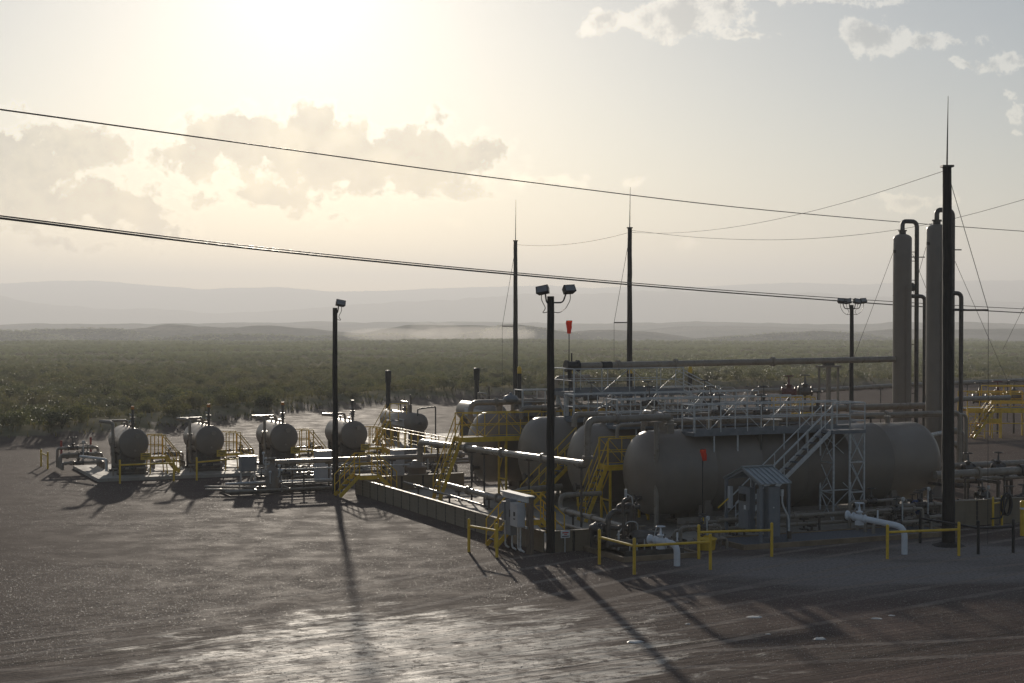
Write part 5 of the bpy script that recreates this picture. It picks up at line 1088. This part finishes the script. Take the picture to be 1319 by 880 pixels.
def white_valve(label, root, elbow, foot, r, sc):
    a, b, c = Vector(root), Vector(elbow), Vector(foot); t = T('white_outlet_pipe', label, 'valve', tuple((c.x, c.y, 0)), 'white painted outlet valves')
    MB().tube(fillet([a, b, c], .32), r, 14).build('pipe', 'white_paint', t); d = (b - a).normalized()
    wheel_valve(t, a, r * .85, 'white_paint', d, sc); MB().lathe(a - d * .55 * sc, d, [(0, r), (.02, r * 1.6), (.10, r * 1.6), (.11, r * .8), (.32, r * .8)], 14).build('end_flange', 'white_paint', t)
    MB().tube([a + d * .75 * sc + Vector((0, 0, r)), a + d * .75 * sc + Vector((0, 0, r + .28))], .028, 7).build('gauge_tap', 'white_paint', t); MB().box((a.x - .12, a.y - .1, a.z - r * 2.4), (a.x + .12, a.y + .1, a.z - r)).build('valve_foot', 'white_paint', t)
f = GP(872, 729); rt = plane(852, 697, 0, f[0] - .38); white_valve('white valve and short white pipe bending down behind the yellow guard rail', (f[0] - .3, f[1] + .55, plane(856, 697, 1, f[1] + .55)[2]), (f[0], f[1], plane(872, 701, 1, f[1])[2]), (f[0], f[1], -.1), .105, .85)
f = GP(1165, 714); white_valve('white valve with a long white pipe right of the hut, bending down by the mast', (plane(1107, 667, 1, f[1] + 1.4)[0], f[1] + 1.4, plane(1107, 667, 1, f[1] + 1.4)[2]), (f[0], f[1], plane(1165, 679, 1, f[1])[2]), (f[0], f[1], -.1), .105, .9)
# drum and small kit
db = GP(925, 712); t = T('drum', 'short yellow plastic tub behind the guard rail left of the hut', 'tub', (db[0], db[1] + .8, 0)); x_, y_ = db[0], db[1] + .8
MB().lathe((x_, y_, 0), (0, 0, 1), [(0, 0), (0, .30), (.02, .31), (.34, .35), (.36, .38), (.40, .38), (.42, .33), (.46, .2), (.47, 0)], 20).build('tub', 'yellow_paint', t); MB().tube([(x_, y_, .465), (x_, y_, .50)], .15, 14).build('lid', 'yellow_paint', t)
t = T('sign_board', 'small white sign with red print on the wall corner right of the black pole', 'sign', (-3.2, -1.5, 0)); sg = plane(728, 688, 1, -1.5)
b = MB().box((sg[0] - .17, -1.52, sg[2] - .13), (sg[0] + .17, -1.50, sg[2] + .13)).build('board', 'sign_white', t)
MB().box((sg[0] - .12, -1.528, sg[2] + .03), (sg[0] + .12, -1.522, sg[2] + .07)).box((sg[0] - .05, -1.528, sg[2] - .03), (sg[0] + .06, -1.522, sg[2] + .0)).build('red_print', 'print_red', b); MB().box((sg[0] - .13, -1.528, sg[2] - .09), (sg[0] + .13, -1.522, sg[2] - .06)).build('black_print', 'print_dark', b)
MB().tube([(sg[0], -1.48, 0), (sg[0], -1.48, sg[2])], .02, 6).build('post', 'galvanized', t)
# meter runs at the tank's right foot and the small gear between
manifold('dark valve cluster at the right foot of the nearest tank', 8.6, -2.7, 1.1, 11, 4, z=.14, ln=2.6); manifold('dark valve cluster beside the tallest mast', 10.6, -1.9, 1.3, 12, 3, z=.14, ln=2.2)
manifold('low valve cluster left of the control hut', .6, -2.9, 1.0, 13, 3, z=0, ln=1.6)
for k, (px, py, lab) in enumerate(((1163, 655, 'left'), (1187, 640, 'right'))):
    c = plane(px, py, 1, -.4); t = T('riser_loop', 'dark looped pipe riser at the right end of the nearest tank, %s one' % lab, 'pipe', (c[0], -.4, .1))
    MB().tube(fillet([(c[0], -.4, .1), (c[0], -.4, c[2] + .3), (c[0] + .45, -.4, c[2] + .3), (c[0] + .45, -.4, .1)], .16), .06, 9).build('pipe', 'dark_steel', t); wheel_valve(t, (c[0] + .45, -.4, .8), .06, 'dark_steel', (0, 0, 1), .7)
c = plane(1180, 655, 1, -.9); t = T('blue_actuator', 'dark blue valve actuator among the pipes left of the tallest mast', 'valve', (c[0], -.9, .1)); MB().tube([(c[0], -.9, .1), (c[0], -.9, c[2] - .3)], .05, 8).build('stem', 'dark_steel', t); MB().lathe((c[0], -.9, c[2] - .3), (0, 0, 1), [(0, .05), (.02, .17), (.55, .17), (.62, .1), (.64, 0)], 14).build('cylinder', 'blue_paint', t)
pl = GP(1100, 690)
for k, (q_, z_) in enumerate(((-.2, .55), (-.7, .35), (-1.2, .75))): pipe('dark pipe low in front of the nearest tank, %s from the ground' % ('second', 'lowest', 'highest')[k], [(2.9, q_, z_), (13.8, q_, z_)], .07, 'pipe_paint', fl=((0, .3), (0, .7)), sup=((0, .1), (0, .4), (0, .7), (0, .95)))
# channel beams under the tank (long skid)
t = T('tank_skid', 'long low steel skid under the nearest tank', 'skid', (3, 1.3, .06)); MB().beam((2.6, 1.25, .45), (15, 1.25, .45), .08, .22).beam((2.6, 1.25, .18), (15, 1.25, .18), .1, .2).build('skid_beam', 'pipe_paint', t)
for k in range(8): MB().beam((2.8 + k * 1.7, 1.25, .2), (2.8 + k * 1.7, 1.25, .45), .07).build('stub', 'pipe_paint', t)

# ------------------------------------------------------------------ right-hand pipe area
a = plane(1225, 611, 1, 1.0); b = plane(1313, 605, 1, 1.0)
t = pipe('thick dark pipe with a capped end at the right', [(a[0] - .8, 1.0, a[2]), (b[0], 1.0, a[2] + .02)], .16, 'pipe_paint', fl=((0, .5),), sup=((0, .35), (0, .82))); MB().tube([(b[0], 1.0, a[2] + .02), (b[0] + .25, 1.0, a[2] + .02)], .25, 14).build('blind_flange', 'dark_steel', t)
a = plane(1235, 600, 1, 3.2); pipe('pipe behind the capped one, running out of the picture to the right', [(a[0] - .6, 3.2, a[2]), (a[0] + 16, 3.2, a[2])], .13, 'pipe_paint', fl=((0, .15), (0, .3)), sup=((0, .1), (0, .25), (0, .5)))
a = plane(1240, 618, 1, 2.0); pipe('third pipe of the right-hand rack, lower and thinner', [(a[0] - .6, 2.0, a[2]), (a[0] + 14, 2.0, a[2])], .09, 'pipe_paint', sup=((0, .2), (0, .6)))
for k, (px, py, q_) in enumerate(((1286, 596, 2.2), (1247, 597, 2.6), (1265, 632, .2), (1300, 640, -.4), (1312, 652, -.4), (1318, 638, .4))):
    c = plane(px, py, 1, q_); t = T('gate_valve', 'gate valve on the right-hand pipe rack, %s' % ('by the capped end', 'nearest the mast', 'under the thick pipe', 'left of the two low ones', 'lowest one', 'at the picture edge')[k], 'valve', (c[0], q_, .05)); wheel_valve(t, (c[0], q_, c[2] - .2), .11, 'dark_steel', (1, 0, 0), 1.1); MB().tube([(c[0], q_, .05), (c[0], q_, c[2] - .28)], .05, 8).build('stand', 'dark_steel', t)
t = T('pipe_rack', 'steel rack carrying the right-hand pipes', 'pipe rack', (14, 0, 0))
for x in (14.5, 17.2, 20.5):
    for y in (.6, 3.6): MB().beam((x, y, 0), (x, y, 1.35), .10).build('leg', 'dark_steel', t)
    MB().beam((x, .5, 1.35), (x, 3.7, 1.35), .1, .12).build('crossbeam', 'dark_steel', t)
manifold('low valve manifold inside the right wall', 13.8, -.9, 1.2, 14, 3, z=.05, ln=3.2); manifold('valve manifold at the far right inside the wall', 18.0, -.8, 1.2, 15, 3, z=.05, ln=3.0)
a = plane(1229, 570, 1, 8.6); b = plane(1243, 560, 1, 8.6)
pipe('tan pipe rising right of the mast and bending over beside the right tower', [(a[0] - 1.2, 8.6, b[2] + .2), (b[0] - .15, 8.6, b[2] + .2), (b[0] - .15, 8.6, .3)], .15, 'pipe_paint', fil=.4, fl=((1, .5),)); pipe('second bent pipe close beside the right tower', [(a[0] - 1.6, 7.6, b[2] - .3), (a[0] - .5, 7.6, b[2] - .3), (a[0] - .5, 7.6, .3)], .14, 'pipe_paint', fil=.4)
pipe('pipe joining the nearest tank to the right tower', [(15.3, 4.0, 2.9), (19.2, 6.5, 2.95)], .09, 'galvanized'); pipe('lower pipe joining the nearest tank to the right tower', [(15.3, 4.4, 1.5), (19.2, 6.6, 1.5)], .08, 'pipe_paint')
# ------------------------------------------------------------------ far side of the yard
def far_pipe(label, pts, r, m='pipe_paint', sup=()):
    ws = [pq(D(*p)) for p in pts]; return pipe(label, ws, r, m, sup=sup, fil=.6)
far_pipe('long pipe on low stands crossing behind the towers to the right edge', [(1005, 506, 112), (1165, 496, 118), (1420, 486, 128)], .16, sup=((0, .3), (0, .8), (1, .1), (1, .3), (1, .5)))
far_pipe('loop of pipe in the yard behind the catwalks, left one', [(926, 514, 112), (928, 501, 112), (946, 501, 112), (948, 514, 112)], .15); far_pipe('longer loop of pipe behind the catwalks, joining the red valve', [(968, 516, 112), (970, 503, 112), (1004, 503, 112)], .17)
far_pipe('low pipe with an elbow left of the left tower', [(1080, 527, 96), (1137, 524, 98), (1138, 533, 98)], .16); far_pipe('low pipe bundle in the yard behind the right mast', [(1228, 517, 100), (1234, 514, 100), (1300, 512, 104)], .15)
def far_platform(label, px0, px1, pz, Y, h, w, side, extra=True):
    a = D(px0, pz, Y); b = D(px1, pz, Y); L = b[0] - a[0]; z = max(.8, h); t = T('yellow_platform', label, 'platform', (a[0], Y, 0), grid=False)
    MB().box((a[0], Y, z - .05), (b[0], Y + w, z)).build('deck', 'deck_grating', t)
    for yb_ in (Y - .02, Y + w + .02): MB().beam((a[0], yb_, z - .12), (b[0], yb_, z - .12), .04, .32).build('frame_beam', 'yellow_paint', t)
    rail(t, (a[0], Y, z), (b[0], Y, z), 'yellow_paint', n=max(2, int(L / 1.2)), r=.035); rail(t, (a[0], Y + w, z), (b[0], Y + w, z), 'yellow_paint', n=max(2, int(L / 1.2)), r=.035)
    n = max(2, int(L / 2))
    for k in range(n + 1):
        x = a[0] + L * k / n
        for y in (Y, Y + w): MB().beam((x, y, 0), (x, y, z), .09).build('leg', 'yellow_paint', t)
        if k < n: MB().beam((x, Y, z * .5), (a[0] + L * (k + 1) / n, Y, z * .5), .06).build('cross_brace', 'yellow_paint', t)
    stair(t, (a[0] - .0 + .2, Y - .9, .05), (a[0] + 1.6, Y - .9, z), (0, .8, 0), 'yellow_paint', 8)
    return t
far_platform('big yellow valve platform at the right edge in the far yard', 1246, 1330, 520, 108, 1.95, 2.2, 1)
a_ = D(1276, 520, 108)[0]; t = T('yellow_railing', 'upper yellow railing box above the big far yellow platform', 'railing', (a_, 110.4, 1.95), grid=False)
for y_ in (108.6, 110.1):
    rail(t, (a_, y_, 2.35), (a_ + 9, y_, 2.35), 'yellow_paint', n=6, r=.035, mids=1); MB().beam((a_, y_, 2.3), (a_ + 9, y_, 2.3), .05, .12).build('frame_beam', 'yellow_paint', t)
a_ = D(1246, 520, 107.9)[0]; t = T('ladder_cage', 'yellow caged ladder at the left end of the big far platform', 'ladder', (a_, 107.6, 0), grid=False)
for x_ in (0, .5, 1.1, 1.6, 2.2): MB().beam((a_ + x_, 107.7, 0), (a_ + x_, 107.7, 1.95), .06).build('upright', 'yellow_paint', t)
for k in range(6): MB().beam((a_, 107.68, .15 + .33 * k), (a_ + (2.2 if k % 2 else 1.1), 107.68, .15 + .33 * k), .045).build('rung', 'yellow_paint', t)
MB().beam((a_ + 1.1, 107.66, 1.15), (a_ + 2.2, 107.66, 1.15), .03, .3).build('panel', 'yellow_paint', t)
far_platform('small yellow platform round the maroon valve behind the catwalks', 999, 1050, 512, 111, 1.5, 1.6, 1)
far_platform('low yellow crossover platform at the far middle behind the farthest tank', 905, 925, 519, 108, 1.2, 1.2, 1)
for k, (px, py, lab, m) in enumerate(((1016, 503, 'maroon valve on the pipe behind the catwalks', 'maroon_paint'), (1037, 502, 'dark valve right of the maroon valve', 'dark_steel'), (1262, 512, 'dark valve above the big yellow platform, left one', 'dark_steel'), (1285, 510, 'maroon valve above the big yellow platform', 'maroon_paint'), (1306, 509, 'dark valve above the big yellow platform, right one', 'dark_steel'))):
    c = D(px, py, 112); t = T('gate_valve', lab, 'valve', (c[0], 112, 0), grid=False); wheel_valve(t, (c[0], 112, c[2] - .1), .2, m, (1, 0, 0), 1.9); MB().tube([(c[0], 112, 0), (c[0], 112, c[2] - .3)], .07, 8).build('stand', 'dark_steel', t)
# pale stones lying in the foreground
for k, (px, py, s_) in enumerate(((817, 827, .20), (886, 804, .09), (970, 795, .19), (1056, 823, .20), (990, 817, .08), (1130, 797, .14), (1148, 793, .1))):
    w_ = P(px * .5 + px * .5, py); rs = random.Random(k); mb = MB(); vs = [(w_[0] + math.cos(a) * s_ * rs.uniform(.5, 1.4), w_[1] + math.sin(a) * s_ * rs.uniform(.35, 1.0), .0) for a in [i * .785 for i in range(8)]]
    top = [(w_[0] + (x - w_[0]) * .7, w_[1] + (y - w_[1]) * .7, s_ * rs.uniform(.05, .20)) for x, y, z in vs]; mb.add(vs + top, [tuple(range(8, 16))] + [(i, (i + 1) % 8, 8 + (i + 1) % 8, 8 + i) for i in range(8)])
    o = mb.build('pale_stone', 'white_rock', None, base=(w_[0], w_[1], 0)); o.location = (w_[0], w_[1], 0)
    props(o, ('flat pale stone nearest the bottom of the picture on the left', 'tiny pale stone left of the group', 'flat pale stone farthest up the track', 'larger flat pale stone nearest the bottom on the right', 'small pale stone between the larger ones', 'pale stone at the right on the wheel track', 'small pale stone at the far right of the group')[k], 'stone', 'pale stones on the gravel')

# ------------------------------------------------------------------ dust raised in the valley under the hills
md = bpy.data.materials.new('dust'); md.use_nodes = True; nt = md.node_tree; nt.nodes.remove(nt.nodes['Principled BSDF'])
vd = nt.nodes.new('ShaderNodeVolumePrincipled'); vd.inputs['Color'].default_value = (.95, .92, .86, 1); vd.inputs['Density'].default_value = .006; vd.inputs['Anisotropy'].default_value = .5
nt.links.new(vd.outputs[0], nt.nodes['Material Output'].inputs['Volume']); M['dust'] = md
for k, (px, py, Y, rx, ry, rz) in enumerate(((500, 431, 1180, 34, 30, 5), (545, 430, 1180, 12, 16, 9), (572, 429, 1180, 14, 16, 8), (610, 431, 1180, 46, 30, 6), (655, 431, 1180, 22, 22, 7))):
    c = D(px, py, Y); mb = MB(); prof = [(rz * (1 - math.cos(a)), math.sin(a)) for a in [i * math.pi / 10 for i in range(11)]]
    vs = [(c[0] + rr * rx * math.cos(2 * math.pi * j / 20), Y + rr * ry * math.sin(2 * math.pi * j / 20), c[2] - rz + hz_) for hz_, rr in prof for j in range(20)]
    mb.add(vs, [(i * 20 + j, i * 20 + (j + 1) % 20, (i + 1) * 20 + (j + 1) % 20, (i + 1) * 20 + j) for i in range(10) for j in range(20)], True)
    o = mb.build('dust_cloud', 'dust', None); props(o, 'pale dust blowing low across the valley', None, None, 'stuff')
